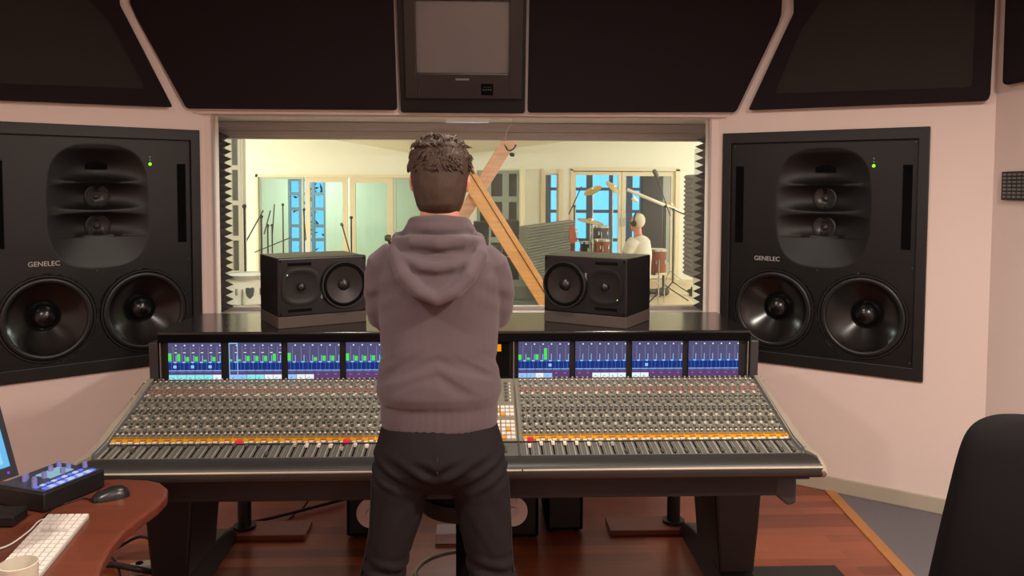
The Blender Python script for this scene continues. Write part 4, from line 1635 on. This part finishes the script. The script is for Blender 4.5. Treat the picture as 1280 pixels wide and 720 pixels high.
mb = MB()
for sx in (-1, 1):
    mb.sphere(hc + Vector((sx * .031, .083, .002)), .011, 12)
mb.build('eyes', mat('eye_white', (220, 215, 210), .2), person, smooth=180)
# hoodie
HOOD = mat('mauve_grey_jersey', (90, 78, 82), .95, var=.07, scale=90, bump=.12, bscale=700, spec=.15, sheen=.15)
hd = MB()
TZ = [(.990, .166, .110), (.998, .176, .119), (1.03, .178, .121), (1.062, .177, .121), (1.078, .183, .128), (1.10, .187, .134), (1.14, .183, .131), (1.21, .173, .123),
      (1.30, .178, .124), (1.38, .187, .128), (1.45, .190, .126), (1.50, .178, .114), (1.54, .148, .097), (1.575, .105, .083), (1.60, .078, .072)]
hd.loft([ring(MX + .002, MY, z, hw, hb) for z, hw, hb in TZ])
for sx in (-1, 1):
    hd.tube([(MX + sx * .120, MY - .002, 1.505), (MX + sx * .152, MY, 1.475), (MX + sx * .166, MY + .008, 1.42), (MX + sx * .170, MY + .032, 1.355), (MX + sx * .166, MY + .062, 1.315)], [.058, .066, .063, .058, .054], 20)
    hd.tube([(MX + sx * .166, MY + .062, 1.315), (MX + sx * .10, MY + .135, 1.315 + .015 * sx), (MX + sx * .02, MY + .17 + .02 * sx, 1.335 + .02 * sx), (MX - sx * .03, MY + .165 + .025 * sx, 1.345 + .02 * sx)], [.054, .050, .044, .040], 18)
def fold(co, n):
    x, y, z = co.x - MX, co.y - MY, co.z
    low = max(0, 1 - abs(z - 1.17) / .12)
    d = 0
    if z > 1.07:
        v = noise.noise(Vector((x * 7 + 3, y * 7, z * 26 + abs(x) * 14)))
        d += .013 * low * (v if v < .15 else .15)
        v = noise.noise(Vector((x * 4, y * 4 + 7, z * 9)))
        d += .006 * v
        side = max(0, min(1, (abs(x) - .08) / .09)) * max(0, 1 - abs(z - 1.40) / .10)
        d += .0028 * side * math.sin(z * 95 + abs(x) * 60)
    else:
        d += .0006 * math.sin(math.atan2(y, x) * 110)
    return d
me = blob_mesh(hd, .0055, 3, fold)
link_mesh('hoodie', me, HOOD, person, smooth=180)
# hood lying on the back
hb = MB()
def wav(k): return rnd.uniform(-1, 1) * k
HZ = [(1.392, .012, -.132, .014), (1.405, .030, -.132, .022), (1.43, .060, -.126, .032), (1.465, .087, -.116, .040), (1.50, .105, -.100, .046), (1.535, .114, -.082, .050), (1.56, .108, -.066, .050), (1.58, .092, -.05, .045)]
hb.loft([ring(MX + .002, MY + y, z, hw, d, n=28) for z, hw, y, d in HZ])
def mir(pts):
    return [Vector((MX + .002 + x, MY + y, z)) for x, y, z in pts] + [Vector((MX + .002 - x, MY + y, z)) for x, y, z in pts[-2::-1]]
hb.tube(mir([(-.085, .05, 1.565), (-.118, -.03, 1.562), (-.122, -.10, 1.52), (-.092, -.145, 1.462), (-.050, -.160, 1.42), (0, -.166, 1.398)]), [.018, .023, .024, .024, .022, .021, .022, .024, .024, .023, .018], 12)
hb.tube(mir([(-.122, -.055, 1.553), (-.07, -.118, 1.560), (0, -.138, 1.558)]), [.020, .022, .022, .022, .020], 10)
hb.tube(mir([(-.10, -.118, 1.515), (-.045, -.150, 1.492), (0, -.158, 1.487)]), [.012, .016, .017, .016, .012], 10)
# collar round the neck
for rz_, rr, hw in ((1.585, .022, .086), (1.605, .019, .078)):
    pts = [Vector((MX + .003 + hw * math.cos(a), MY - .004 + hw * .98 * math.sin(a), rz_ - .012 * math.sin(a))) for a in [2 * math.pi * k / 24 for k in range(25)]]
    hb.tube(pts, rr, 10)
me = blob_mesh(hb, .005, 11, lambda co, n: .004 * noise.noise(Vector((co.x * 14, co.y * 14, co.z * 22))))
o = link_mesh('hood', me, HOOD, person, smooth=180)
# trousers
TR = mat('dark_brown_grey_trousers', (29, 24, 26), .85, var=.06, scale=60, bump=.05, bscale=500, spec=.2)
tr = MB()
tr.loft([ring(MX + dx, MY, z, hw, hb_, hf) for z, hw, hb_, hf, dx in ((.80, .10, .07, .06, .003), (.845, .165, .115, .10, .003), (.875, .200, .138, .11, .002), (.92, .199, .142, .115, .002), (.97, .185, .128, .112, .003), (1.005, .174, .118, .108, .003), (1.02, .170, .114, .105, .003))])
LEGS = {-1: [(.90, -.128, .098, .125), (.84, -.143, .094, .118), (.775, -.153, .085, .105), (.68, -.169, .074, .098), (.60, -.190, .066, .090), (.55, -.203, .066, .088), (.50, -.213, .067, .085), (.35, -.232, .062, .078), (.20, -.243, .060, .075), (.06, -.248, .064, .080)],
        1: [(.90, .066, .098, .125), (.84, .078, .096, .118), (.775, .092, .087, .105), (.68, .104, .080, .098), (.60, .117, .070, .090), (.55, .124, .068, .088), (.50, .134, .069, .085), (.35, .155, .063, .078), (.20, .175, .060, .075), (.06, .186, .064, .080)]}
for sx in (-1, 1):
    tr.loft([ring(x, MY + .006, z, hw, dp, n=30) for z, x, hw, dp in LEGS[sx][::-1]])
def tfold(co, n):
    x, z = co.x - MX, co.z
    d = .005 * noise.noise(Vector((x * 5, co.y * 5, z * 6 + x * 8)))
    seat = max(0, 1 - abs(z - .87) / .07)
    d += .007 * seat * math.sin(z * 120 - abs(x) * 75) * (1 if co.y < MY else .2)
    kn = max(0, 1 - abs(z - .55) / .08)
    d += .007 * kn * math.sin(z * 130 + x * 40)
    d += .004 * max(0, 1 - abs(z - .7) / .14) * noise.noise(Vector((x * 10, 3, z * 18 + abs(x) * 30)))
    return d
me = blob_mesh(tr, .006, 3, tfold)
t_o = link_mesh('trousers', me, TR, person, smooth=180)
mb = MB()
mb.tube([(MX + .003, MY - .1185, 1.0), (MX + .003, MY - .139, .93), (MX + .003, MY - .142, .89)], .0025, 6)
for sx in (-1, 1):
    pts = []
    for z, x, hw, dp in LEGS[sx][1:]:
        pts.append((x + sx * (hw + .0005), MY - .01, z))
    mb.tube(pts, .004, 6)
mb.build('seam_piping', mat('black_piping', (26, 22, 24), .7), t_o)
for sx, fx in ((-1, -.248), (1, .188)):
    mb = MB()
    mb.loft([ring(fx + sx * .02 * t, MY - .07 + .27 * t + .0, 0, .1, .1) for t in (0, 1)]) if False else None
    rings = []
    for t, hw, h in ((0, .028, .05), (.06, .038, .085), (.3, .042, .10), (.55, .046, .075), (.8, .048, .055), (.95, .036, .04), (1, .02, .03)):
        y = MY - .085 + .29 * t
        cx = fx + sx * .03 * t
        rings.append([Vector((cx + hw * math.cos(a), y, max(0, h * (.5 + .5 * math.sin(a)) if math.sin(a) > -.9 else 0))) for a in [2 * math.pi * k / 16 for k in range(16)]])
    mb.loft(rings)
    mb.build('shoe', mat('dark_shoe', (36, 34, 36), .6), person, smooth=60)
# hair: faded sides, tousled top
HAIR = mat('dark_brown_hair', (66, 50, 40), .55, var=.35, scale=160, bump=.3, bscale=380, spec=.35)
hm = MB()
HR = [(1.638, .050, .060, .00), (1.648, .062, .080, .00), (1.665, .070, .092, .00), (1.69, .077, .100, .00), (1.72, .084, .105, .0), (1.755, .0885, .107, .02), (1.785, .0880, .107, .06), (1.81, .082, .100, .085), (1.832, .072, .090, .088), (1.848, .058, .074, .076), (1.860, .038, .052, .054), (1.864, .022, .026, .03)]
hm.loft([ring(hc.x, hc.y - .006, z, hw, b_, f_ if f_ > .01 else .008, n=40, p=2.1) for z, hw, b_, f_ in HR])
me = blob_mesh(hm, .004, 3, lambda co, n: (.006 if co.z > 1.79 else .0025) * noise.noise(Vector((co.x * 45, co.y * 45, co.z * 30))))
o = link_mesh('hair', me, HAIR, person, smooth=180)
mb = MB()
for k in range(900):
    th = rnd.uniform(0, 2 * math.pi)
    z = 1.864 - .095 * rnd.random() ** 1.4
    for (za, ha, ba, fa), (zb, hb2, bb, fb) in zip(HR, HR[1:]):
        if za <= z <= zb:
            t = (z - za) / (zb - za)
            hw, bk, ft = ha + (hb2 - ha) * t, ba + (bb - ba) * t, fa + (fb - fa) * t
            break
    else:
        hw, bk, ft = .022, .026, .03
    c, s = math.cos(th), math.sin(th)
    p = Vector((hc.x + hw * c * .97, hc.y - .006 + (ft if s > 0 else bk) * s * .97, z))
    out = Vector((c, s, .9 if z > 1.83 else .15)).normalized()
    w1 = noise.noise(Vector((p.x * 22, p.y * 22, p.z * 16)))
    w2 = noise.noise(Vector((p.x * 22 + 9, p.y * 22, p.z * 16 + 4)))
    tang = Vector((-s * w1 * 1.6 + w2 * .7, c * w1 * 1.6 + .25, -.35 if z < 1.83 else w2 * .3))
    L = rnd.uniform(.020, .036) * (1.0 if z > 1.81 else .75)
    q = p + (out * .45 + tang * .9).normalized() * L * .5
    q2 = q + (out * .05 + tang + Vector((0, 0, -.25))).normalized() * L * .5
    mb.tube([p, q, q2], [.0042, .0036, .0008], 5)
mb.build('hair_tufts', HAIR, o, smooth=180)

# ---- the seated drummer behind the glass
DY = 11.2
dc = at(797, 278, DY)
dr = MB()
FD = Vector((-.75, .66, 0)).normalized()
SD = Vector((FD.y, -FD.x, 0))        # the drummer's right
def D(f, s, z): return Vector((dc.x, DY, 0)) + FD * f + SD * s + Vector((0, 0, z))
hz = dc.z
head_into(dr, Vector((dc.x, DY, hz)), .98, FD)
dr.tube([D(-.01, 0, hz - .24), D(0, 0, hz - .08)], [.06, .055], 12)
bz = hz - .22
dr.tube([D(-.02, 0, bz - .55), D(-.03, 0, bz - .40), D(-.04, 0, bz - .2), D(-.03, 0, bz - .04), D(-.01, 0, bz + .03)], [.15, .145, .15, .13, .07], 18)
for s in (-1, 1):
    el = D(.10, s * .22, bz - .26)
    wr = D(.36, s * .10, bz - .30)
    dr.tube([D(-.02, s * .15, bz - .04), D(.03, s * .20, bz - .15), el, wr], [.065, .052, .043, .03], 12)
    hand_into(dr, wr, FD - SD * s * .3, (0, 0, -1), s, 1.0, .8)
    kn = D(.42, s * .2, .52)
    dr.tube([D(0, s * .1, .56), kn, D(.40, s * .22, .09)], [.1, .07, .045], 12)
    dr.tube([D(.38, s * .22, .05), D(.58, s * .24, .04)], [.045, .035], 10)
dperson = link_mesh('person', blob_mesh(dr, .012, 2), SKIN, None, smooth=180)
tag(dperson, 'seated person in a pale t-shirt among the drums behind the glass, seen from behind', 'person')
TEE = mat('pale_grey_tshirt', (214, 208, 196), .9, var=.04)
ts = MB()
ts.tube([D(-.02, 0, bz - .56), D(-.03, 0, bz - .40), D(-.04, 0, bz - .2), D(-.03, 0, bz - .04), D(-.01, 0, bz + .02)], [.17, .165, .168, .148, .085], 20)
for s in (-1, 1):
    ts.tube([D(-.02, s * .12, bz - .04), D(.0, s * .185, bz - .09), D(.05, s * .215, bz - .20)], [.09, .080, .072], 14)
link_mesh('t_shirt', blob_mesh(ts, .012, 3), TEE, dperson, smooth=180)
ds = MB()
for s in (-1, 1):
    ds.tube([D(0, s * .1, .56), D(.42, s * .2, .53), D(.41, s * .22, .12)], [.12, .085, .06], 12)
ds.sphere(D(0, 0, .56), .18, 16, sc=(1, 1, .7))
link_mesh('trousers', blob_mesh(ds, .015, 2), mat('dark_blue_trousers', (52, 54, 64), .85), dperson, smooth=180)
mb = MB()
mb.sphere(Vector((dc.x, DY, hz)) - FD * .018 + Vector((0, 0, .026)), .106, 20, sc=(.86, .9, .98))
link_mesh('hair', blob_mesh(mb, .012, 1), mat('white_hair', (216, 204, 184), .8), dperson, smooth=180)
root = thing('headphones', (dc.x, DY, hz), 'black headphones worn by the seated drummer', 'headphones')
mb = MB()
mb.tube([Vector((dc.x, DY, hz + .02)) + SD * (.105 * math.cos(a)) + Vector((0, 0, .125 * math.sin(a))) for a in [math.pi * k / 12 for k in range(13)]], .011, 8)
mb.build('headband', CABLE, root)
for s in (-1, 1):
    p = Vector((dc.x, DY, hz - .015)) + SD * (s * .098)
    MB().cyl(p, p + SD * (s * .03), .042, .036, 18).build('ear_cup', CABLE, root, smooth=40)
root = thing('drum_stool', D(0, 0, 0), 'round black stool under the seated drummer', 'stool')
MB().cyl(D(0, 0, .34), D(0, 0, .425), .17, n=28).build('seat', BLACKP, root, bevel=.02)
MB().cyl(D(0, 0, .05), D(0, 0, .34), .025, n=12).build('column', CHROME, root)
for k in range(3):
    a = R(20 + 120 * k)
    MB().tube([D(0, 0, .2), D(.25 * math.cos(a), .25 * math.sin(a), .015)], .014, 8).build('leg', CHROME, root)

# ================================================================== UNDER AND AROUND THE CONSOLE
def pc_box(label, x0, x1, y0, y1, h, name='equipment_box'):
    root = thing(name, ((x0 + x1) / 2, (y0 + y1) / 2, 0), label, 'equipment box')
    MB().box(x0, x1, y0, y1, .015, h).build('casing', BLACKM, root, bevel=.008)
    mb = MB()
    mb.box(x0 + .015, x1 - .015, y0 - .004, y0, .03, h - .03)
    mb.build('front_panel', BLACKP, root)
    mb = MB()
    for a in (x0 + .03, x1 - .03):
        for b in (y0 + .03, y1 - .03):
            mb.cyl((a, b, 0), (a, b, .015), .014, n=10)
    mb.build('feet', RUBBER, root)
pc_box('black equipment box on the floor left of the standing person, under the console', -.555, -.385, 3.93, 4.35, .56)
pc_box('black equipment box on the floor just right of the standing person, under the console', .215, .378, 3.90, 4.35, .56)
pc_box('black equipment box under the console, right one of the two beside each other', .424, .605, 3.97, 4.35, .56)
DISC = mat('pale_disc', (196, 188, 188), .35, .0, var=.05)
for x, lab in ((.226, 'pale round disc hanging on a thin rod right of the standing person, under the console'), (-.350, 'pale round disc half hidden behind the left leg of the standing person')):
    root = thing('hanging_disc', (x, 3.3, .32), lab, 'disc')
    z = .383
    MB().lathe([(.0005, .010), (.02, .012), (.024, .006), (.05, .004), (.062, 0), (.062, -.008), (.0005, -.008)], Matrix.Translation((x, 3.3, z)) @ Matrix.Rotation(R(90), 4, 'X'), 40).build('disc', DISC, root, smooth=30)
    MB().cyl((x + .018, 3.285, z + .04), (x + .018, 3.285, .654), .003, n=8).build('rod', DISC, root)
BOARD = mat('dark_red_board', (120, 62, 44), .45, var=.12, scale=12)
for x0, x1, lab in ((-1.13, -.755, 'dark red wooden board on the floor by the left rear console leg'), (.735, 1.13, 'dark red wooden board on the floor by the right rear console leg')):
    o = MB().box(x0, x1, 3.925, 4.10, 0.001, .028).build('wooden_board', BOARD, bevel=.003)
    tag(o, lab, 'wooden board')
o = MB().box(-.12, .0, 3.86, 3.98, .001, .05).build('paper_box', mat('pale_paper', (190, 168, 166), .8), bevel=.004)
tag(o, 'small pale box on the floor seen between the legs of the standing person', 'box')
root = thing('stool', (0.03, 3.15, 0), 'black stool under the console, seen between the legs of the standing person', 'stool')
MB().cyl((.03, 3.15, .46), (.03, 3.15, .53), .17, n=32).build('seat', BLACKP, root, bevel=.02)
MB().cyl((.03, 3.15, .08), (.03, 3.15, .46), .032, n=16).build('column', BLACKM, root)
for k in range(5):
    a = R(18 + 72 * k)
    MB().tube([(.03, 3.15, .10), (.03 + .13 * math.cos(a), 3.15 + .13 * math.sin(a), .085), (.03 + .25 * math.cos(a), 3.15 + .25 * math.sin(a), .055)], [.028, .022, .016], 8).build('leg', BLACKP, root)
    MB().sphere((.03 + .25 * math.cos(a), 3.15 + .25 * math.sin(a), .026), .026, 12).build('caster', RUBBER, root)
MB().tube([(.03 + .19 * math.cos(a), 3.15 + .19 * math.sin(a), .2) for a in [2 * math.pi * k / 32 for k in range(33)]], .008, 6).build('foot_ring', STEEL, root)
o = MB().box(1.285, 1.70, 3.12, 3.565, .001, .012).build('floor_shade_sheet', mat('dark_shade', (46, 42, 42), .9, var=.1), bevel=.004)  # thin dark sheet stands in for the shadow on the floor
tag(o, 'flat dark sheet laid as shade on the floor in front of the right console foot', 'painted shade')
def cable(label, pts, r, m=CABLE, name='cable'):
    P = [Vector(p) for p in pts]
    out = []
    for i in range(len(P) - 1):
        p0, p1, p2, p3 = P[max(i - 1, 0)], P[i], P[i + 1], P[min(i + 2, len(P) - 1)]
        for k in range(8):
            t = k / 8
            out.append(.5 * ((2 * p1) + (p2 - p0) * t + (2 * p0 - 5 * p1 + 4 * p2 - p3) * t * t + (3 * p1 - p0 - 3 * p2 + p3) * t ** 3))
    out.append(P[-1])
    return tag(MB().tube(out, r, 8).build(name, m, smooth=180), label, 'cable')
cable('long black cable along the floor from the left console leg to behind the person', [atz(262, 674, .02), atz(285, 663, .02), atz(307, 655, .02), atz(345, 646, .02), atz(392, 634, .02), atz(430, 624, .02)], .009)
cable('thin black cable dropping to the floor under the left half of the console', [at(388, 614, 4.3), at(384, 628, 4.3), at(374, 639, 4.3), atz(356, 652, .02)], .005)
cable('black cable arching over the floor between the desk and the left console leg', [atz(128, 700, .012), atz(150, 683, .03), atz(176, 671, .04), atz(200, 680, .012)], .007)
cable('black cable crossing the arched one beside the red desk', [atz(132, 692, .03), atz(144, 702, .02), atz(150, 720, .012), atz(148, 745, .012)], .006)
root = thing('power_strip', atz(175, 712, 0), 'pale grey power strip on the floor below the red desk', 'power strip')
a, b = atz(162, 716, .0), atz(190, 711, .0)
dv = (b - a).normalized()
Mx = Matrix((dv, Vector((0, 0, 1)).cross(dv), Vector((0, 0, 1)))).transposed().to_4x4()
Mx.translation = a
MB().box(0, (b - a).length, -.05, 0, .001, .045, Mx).build('housing', mat('pale_grey_plastic', (176, 166, 152), .5), root, bevel=.006)
mb = MB()
mb.cyl(Mx @ Vector((.04, -.025, .045)), Mx @ Vector((.04, -.025, .05)), .016, n=14)
mb.build('socket', BLACKM, root)
cable('thick black cable running from the desk to the power strip', [atz(122, 707, .02), atz(143, 706, .02), atz(170, 711, .06), atz(196, 716, .02)], .013)

# ---- red wooden desk
ZT = .74
DESK = planks('red_desk_wood', [(116, 62, 44), (102, 50, 36), (124, 70, 50)], .3, 3.0, .28, rot=R(60))
dp = [(-60, 600), (110, 600), (150, 598), (185, 599.5), (201, 603), (210, 610), (209, 619), (198, 631), (177, 646), (157, 662), (140, 682), (129, 702), (123, 722), (118, 760), (117, 830), (-60, 830)]
root = thing('desk', atz(60, 700, 0), 'red wooden desk with a curved edge in the lower left corner', 'desk')
pts = [atz(x, y, ZT) for x, y in dp]
mb = MB()
mb.prism(pts, (0, 0, -.035))
mb.build('desk_top', DESK, root, bevel=.010, seg=3)
mb = MB()
q = atz(20, 640, 0)
mb.box(-1.62, -1.57, 1.6, 2.6, 0, ZT - .035)
mb.build('side_panel', DESK, root)
mb = MB()
mb.box(-1.57, -1.35, 1.62, 2.2, .06, ZT - .05)
mb.build('pedestal', BLACKP, root)
# ---- synth style controller
root = thing('control_surface', atz(65, 620, ZT), 'black box of blue-lit knobs and keys with a small display, on the red desk', 'controller')
zb = ZT + .062
f0, f1 = atz(54, 617, zb), atz(131, 586, zb)
bk = atz(1, 612, zb)
ux = (f1 - f0).normalized()
uy = Vector((-ux.y, ux.x, 0))
LW, LD = (f1 - f0).length, .20
Mx = Matrix((ux, uy, Vector((0, 0, 1)))).transposed().to_4x4()
Mx.translation = Vector((f0.x, f0.y, ZT))
MB().box(0, LW, 0, LD, .002, .062, Mx).build('casing', BLACKP, root, bevel=.006)
mb = MB()
mb.box(.008, LW - .008, .008, LD - .008, .062, .0635, Mx)
mb.build('face_plate', mat('slate_face', (58, 62, 78), .4), root)
BLUE = emit('blue_key_light', (110, 130, 255), 1.0)
PALEB = emit('pale_key_light', (190, 205, 255), 1.0)
mb = MB()
for k in range(16):
    mb.mi = 1 if k % 3 else 0
    x = .03 + k * (LW - .06) / 15
    mb.box(x - .008, x + .008, .015, .032, .0635, .067, Mx)
for k in range(5):
    mb.mi = k % 2
    mb.box(LW - .13 + k * .02, LW - .117 + k * .02, .05, .062, .0635, .067, Mx)
    mb.box(.02 + k * .02, .033 + k * .02, .05, .062, .0635, .066, Mx)
mb.build('lit_keys', [BLUE, PALEB], root)
MB().box(.10, .185, .085, .15, .0635, .0655, Mx).build('display', emit('pale_display', (150, 190, 210), .9), root)
for k, (x, y) in enumerate(((.03, .07), (.055, .10), (.055, .14), (.215, .07), (LW - .13, .11), (LW - .08, .09), (LW - .08, .14), (LW - .04, .11), (LW - .04, .15), (LW - .16, .15))):
    MB().cyl(Mx @ Vector((x, y, .063)), Mx @ Vector((x, y, .081)), .0085, .007, 14).build('knob', mat('violet_knob', (126, 128, 190), .35), root, smooth=40)
# ---- mouse
root = thing('computer_mouse', atz(138, 624, ZT), 'black computer mouse near the rounded end of the red desk', 'mouse')
m0, m1 = atz(114, 627, ZT), atz(162, 618, ZT)
dv = (m1 - m0).normalized()
sv = Vector((-dv.y, dv.x, 0))
L = (m1 - m0).length
rings = []
for t, hw, h in ((0, .012, .008), (.06, .024, .016), (.25, .029, .025), (.55, .031, .036), (.8, .030, .034), (.95, .020, .022), (1, .008, .01)):
    c = m0 + dv * (L * t)
    rings.append([c + sv * (hw * math.cos(a)) + Vector((0, 0, .001 + h * max(0, math.sin(a)) ** .8)) for a in [math.pi * k / 12 for k in range(13)]] + [c + sv * (-hw * .8) + Vector((0, 0, .001)), c + sv * (hw * .8) + Vector((0, 0, .001))])
mb = MB()
mb.loft(rings)
mb.build('shell', mat('black_mouse_plastic', (30, 29, 30), .3), root, smooth=50)
MB().cyl(m0 + dv * L * .2 - sv * .004 + Vector((0, 0, .022)), m0 + dv * L * .2 + sv * .004 + Vector((0, 0, .022)), .008, n=14).build('scroll_wheel', RUBBER, root)
cable('thin dark mouse lead curving across the red desk', [m0 + Vector((0, 0, .006)), atz(104, 623, ZT + .003), atz(86, 628, ZT + .003), atz(66, 636, ZT + .003), atz(48, 655, ZT + .003)], .0022)
# ---- keyboard
k0, k1, k2 = atz(60, 643, ZT + .012), atz(111.5, 642.5, ZT + .012), atz(50, 718, ZT + .012)
kx = (k1 - k0)
ky = (k2 - k1)
kl = ky.length * 1.15
kxn, kyn = kx.normalized(), ky.normalized()
root = thing('keyboard', (k1 + k2) / 2 - Vector((0, 0, .012)), 'flat white computer keyboard on the red desk', 'keyboard')
KW = mat('white_keyboard', (226, 218, 210), .4, var=.02)
mb = MB()
pts = [k0, k1, k1 + kyn * kl, k0 + kyn * kl]
mb.prism([p - Vector((0, 0, .011)) for p in pts], (0, 0, .009))
mb.build('base_plate', mat('grey_keyboard_plate', (184, 178, 172), .4), root)
cols, rws = 17, 6
wx, ly = kx.length, kl
key0 = None
cnt = 0
for i in range(cols):
    for j in range(rws):
        u0, u1 = (j + .10) / rws, (j + .90) / rws
        v0, v1 = (i + .10) / cols, (i + .90) / cols
        if i in (4,) and 0 < j < 5:
            continue
        mb = MB()
        P = [k0 + kxn * (wx * u) + kyn * (ly * v) - Vector((0, 0, .002)) for u, v in ((u0, v0), (u1, v0), (u1, v1), (u0, v1))]
        mb.prism(P, (0, 0, .004))
        mb.build('key', KW, root)
cable('white keyboard lead lying on the red desk', [atz(60, 648, ZT + .004), atz(48, 652, ZT + .004), atz(36, 664, ZT + .004), atz(10, 682, ZT + .004), atz(-20, 690, ZT + .004)], .0025, mat('white_lead', (216, 206, 200), .5))
# ---- mug
mc_ = atz(23, 704, ZT + .095)
root = thing('mug', (mc_.x, mc_.y, ZT), 'cream mug in the bottom left corner, on the red desk beside the keyboard', 'mug')
mb = MB()
mb.lathe([(.030, 0.001), (.036, .004), (.040, .05), (.042, .095), (.040, .096), (.038, .06), (.034, .012), (.0005, .010)], Matrix.Translation((mc_.x, mc_.y, ZT)), 40)
mb.build('body', mat('cream_china', (206, 196, 178), .3), root, smooth=50)
MB().tube([(mc_.x - .038, mc_.y, ZT + .078), (mc_.x - .062, mc_.y, ZT + .07), (mc_.x - .066, mc_.y, ZT + .045), (mc_.x - .055, mc_.y, ZT + .024), (mc_.x - .038, mc_.y, ZT + .02)], .006, 8).build('handle', MATS['cream_china'], root, smooth=180)
# ---- dark hub behind the keyboard
root = thing('adapter_box', atz(8, 652, ZT), 'small black box with a lead at the left photo edge, on the red desk', 'adapter')
p = atz(2, 655, ZT)
MB().box(p.x - .09, p.x + .05, p.y - .03, p.y + .05, ZT + .001, ZT + .035).build('casing', BLACKP, root, bevel=.006)
MB().tube([(p.x + .0, p.y - .03, ZT + .01), (p.x - .02, p.y - .08, ZT + .006), (p.x - .08, p.y - .12, ZT + .006)], .004, 6).build('lead', CABLE, root)
# ---- computer monitor
ca_, cb_ = at(22.5, 594, 2.15), at(0, 512, 2.15)
root = thing('computer_monitor', (ca_.x - .25, 1.95, ZT), 'computer monitor with a bright blue screen at the left photo edge', 'monitor')
dh = Vector((-.42, -.91, 0)).normalized()
upv = (cb_ - ca_)
upv = (upv.normalized())
nv = dh.cross(upv).normalized()
if nv.x < 0: nv = -nv
Mx = Matrix((dh, nv, upv)).transposed().to_4x4()
Mx.translation = ca_
WM, HM = .52, .34
mb = MB()
for x0, x1, z0, z1 in ((0, .014, 0, HM), (WM - .014, WM, 0, HM), (.014, WM - .014, HM - .014, HM), (.014, WM - .014, 0, .030)):
    mb.box(x0, x1, -.004, .004, z0, z1, Mx)
mb.build('bezel', mat('dark_blue_bezel', (34, 38, 48), .3), root)
MB().box(0, WM, -.03, -.004, 0, HM, Mx).build('back_shell', BLACKP, root, bevel=.004)
MB().box(.014, WM - .014, -.004, .001, .030, HM - .014, Mx).build('screen', emit('bright_blue_screen', (112, 190, 240), 1.0), root)
MB().box(.03, .12, .001, .0015, .04, HM - .02, Mx).build('window_pane', emit('paler_blue_screen', (150, 214, 246), 1.0), root)
MB().box(.022, .028, .004, .0046, .012, .018, Mx).build('power_light', emit('violet_led', (150, 70, 220), 1.0), root)
mb = MB()
cpt = Mx @ Vector((WM / 2, -.03, HM * .35))
mb.tube([cpt, cpt - nv * .07, Vector((cpt.x - .08, cpt.y, ZT + .01))], .018, 10)
mb.build('stand', BLACKP, root)
MB().cyl((cpt.x - .08, cpt.y, ZT + .001), (cpt.x - .08, cpt.y, ZT + .012), .1, n=28).build('base', BLACKP, root)

# ---- office chair at the right
YC = 1.72
CHB = mat('black_chair_fabric', (20, 17, 18), .95, var=.15, scale=500, bump=.1, bscale=800, spec=.12)
xc = at(1266, 560, YC).x
root = thing('office_chair', (xc, YC - .2, 0), 'black upholstered office chair with a tall back in the lower right corner', 'chair')
out = [(519, 14), (521, 30), (526, 46), (534, 57), (545, 65), (560, 72), (580, 79), (605, 86), (640, 95), (680, 103), (720, 110), (770, 115), (820, 112), (850, 96), (862, 70)]
mb = MB()
rings = []
NT = 9
for i in range(len(out)):
    py, hw = out[i]
    z = at(1266, py, YC).z
    h = hw / 1024 * YC
    e = .5 + .5 * min(1, i / 4)
    if i > 11: e = .9 - .2 * (i - 11) / 3
    rings.append(ring(xc, YC + .03 * ((z - 1.0) / .3) ** 2 - .02, z, h, .045 * e, .04 * e, p=3.0, n=40))
mb.loft(rings)
o = mb.build('backrest', CHB, root, smooth=180)
sd = o.modifiers.new('s', 'SUBSURF')
sd.levels = sd.render_levels = 1
mb = MB()
mb.loft([ring(xc, YC - .27, z, hw, d_, p=3.2) for z, hw, d_ in ((.44, .20, .19), (.455, .235, .225), (.49, .245, .235), (.515, .235, .225), (.525, .19, .18))])
mb.build('seat', CHB, root, smooth=50)
mb = MB()
mb.box(xc - .035, xc + .035, YC + .035, YC + .06, .40, .80)
mb.box(xc - .035, xc + .035, YC - .25, YC + .06, .40, .43)
mb.build('back_bracket', BLACKP, root, bevel=.005)
MB().cyl((xc, YC - .25, .10), (xc, YC - .25, .43), .028, n=18).build('gas_column', CHARCOAL, root)
for k in range(5):
    a = R(90 + 72 * k)
    MB().tube([(xc, YC - .25, .115), (xc + .15 * math.cos(a), YC - .25 + .15 * math.sin(a), .10), (xc + .29 * math.cos(a), YC - .25 + .29 * math.sin(a), .07)], [.032, .024, .018], 10).build('leg', BLACKP, root, smooth=60)
    MB().sphere((xc + .29 * math.cos(a), YC - .25 + .29 * math.sin(a), .028), .028, 14, sc=(.8, .8, 1)).build('caster', RUBBER, root, smooth=180)

# ---- names for the sets of alike things
GROUPS = {'sound_absorber': 'black fabric panels high on the walls', 'wall_loudspeaker': 'large loudspeakers set in the angled walls', 'monitor_speaker': 'near-field speakers on the console bridge',
          'isolation_pad': 'pads under the near-field speakers', 'acoustic_foam': 'foam around the studio window', 'timber_beam': 'crossing timbers behind the glass', 'microphone_stand': 'microphone stands in the studio',
          'floor_tom': 'drums in the studio', 'tom_drum': 'drums in the studio', 'cymbal_stand': 'cymbals around the drummer', 'equipment_case': 'cases in the studio', 'equipment_box': 'black boxes under the console',
          'hanging_disc': 'pale discs under the console', 'wooden_board': 'boards under the rear console legs'}
for o in list(bpy.data.objects):
    g_ = GROUPS.get(o.name.split('.')[0])
    if g_ and o.parent is None and 'group' not in o:
        o['group'] = g_
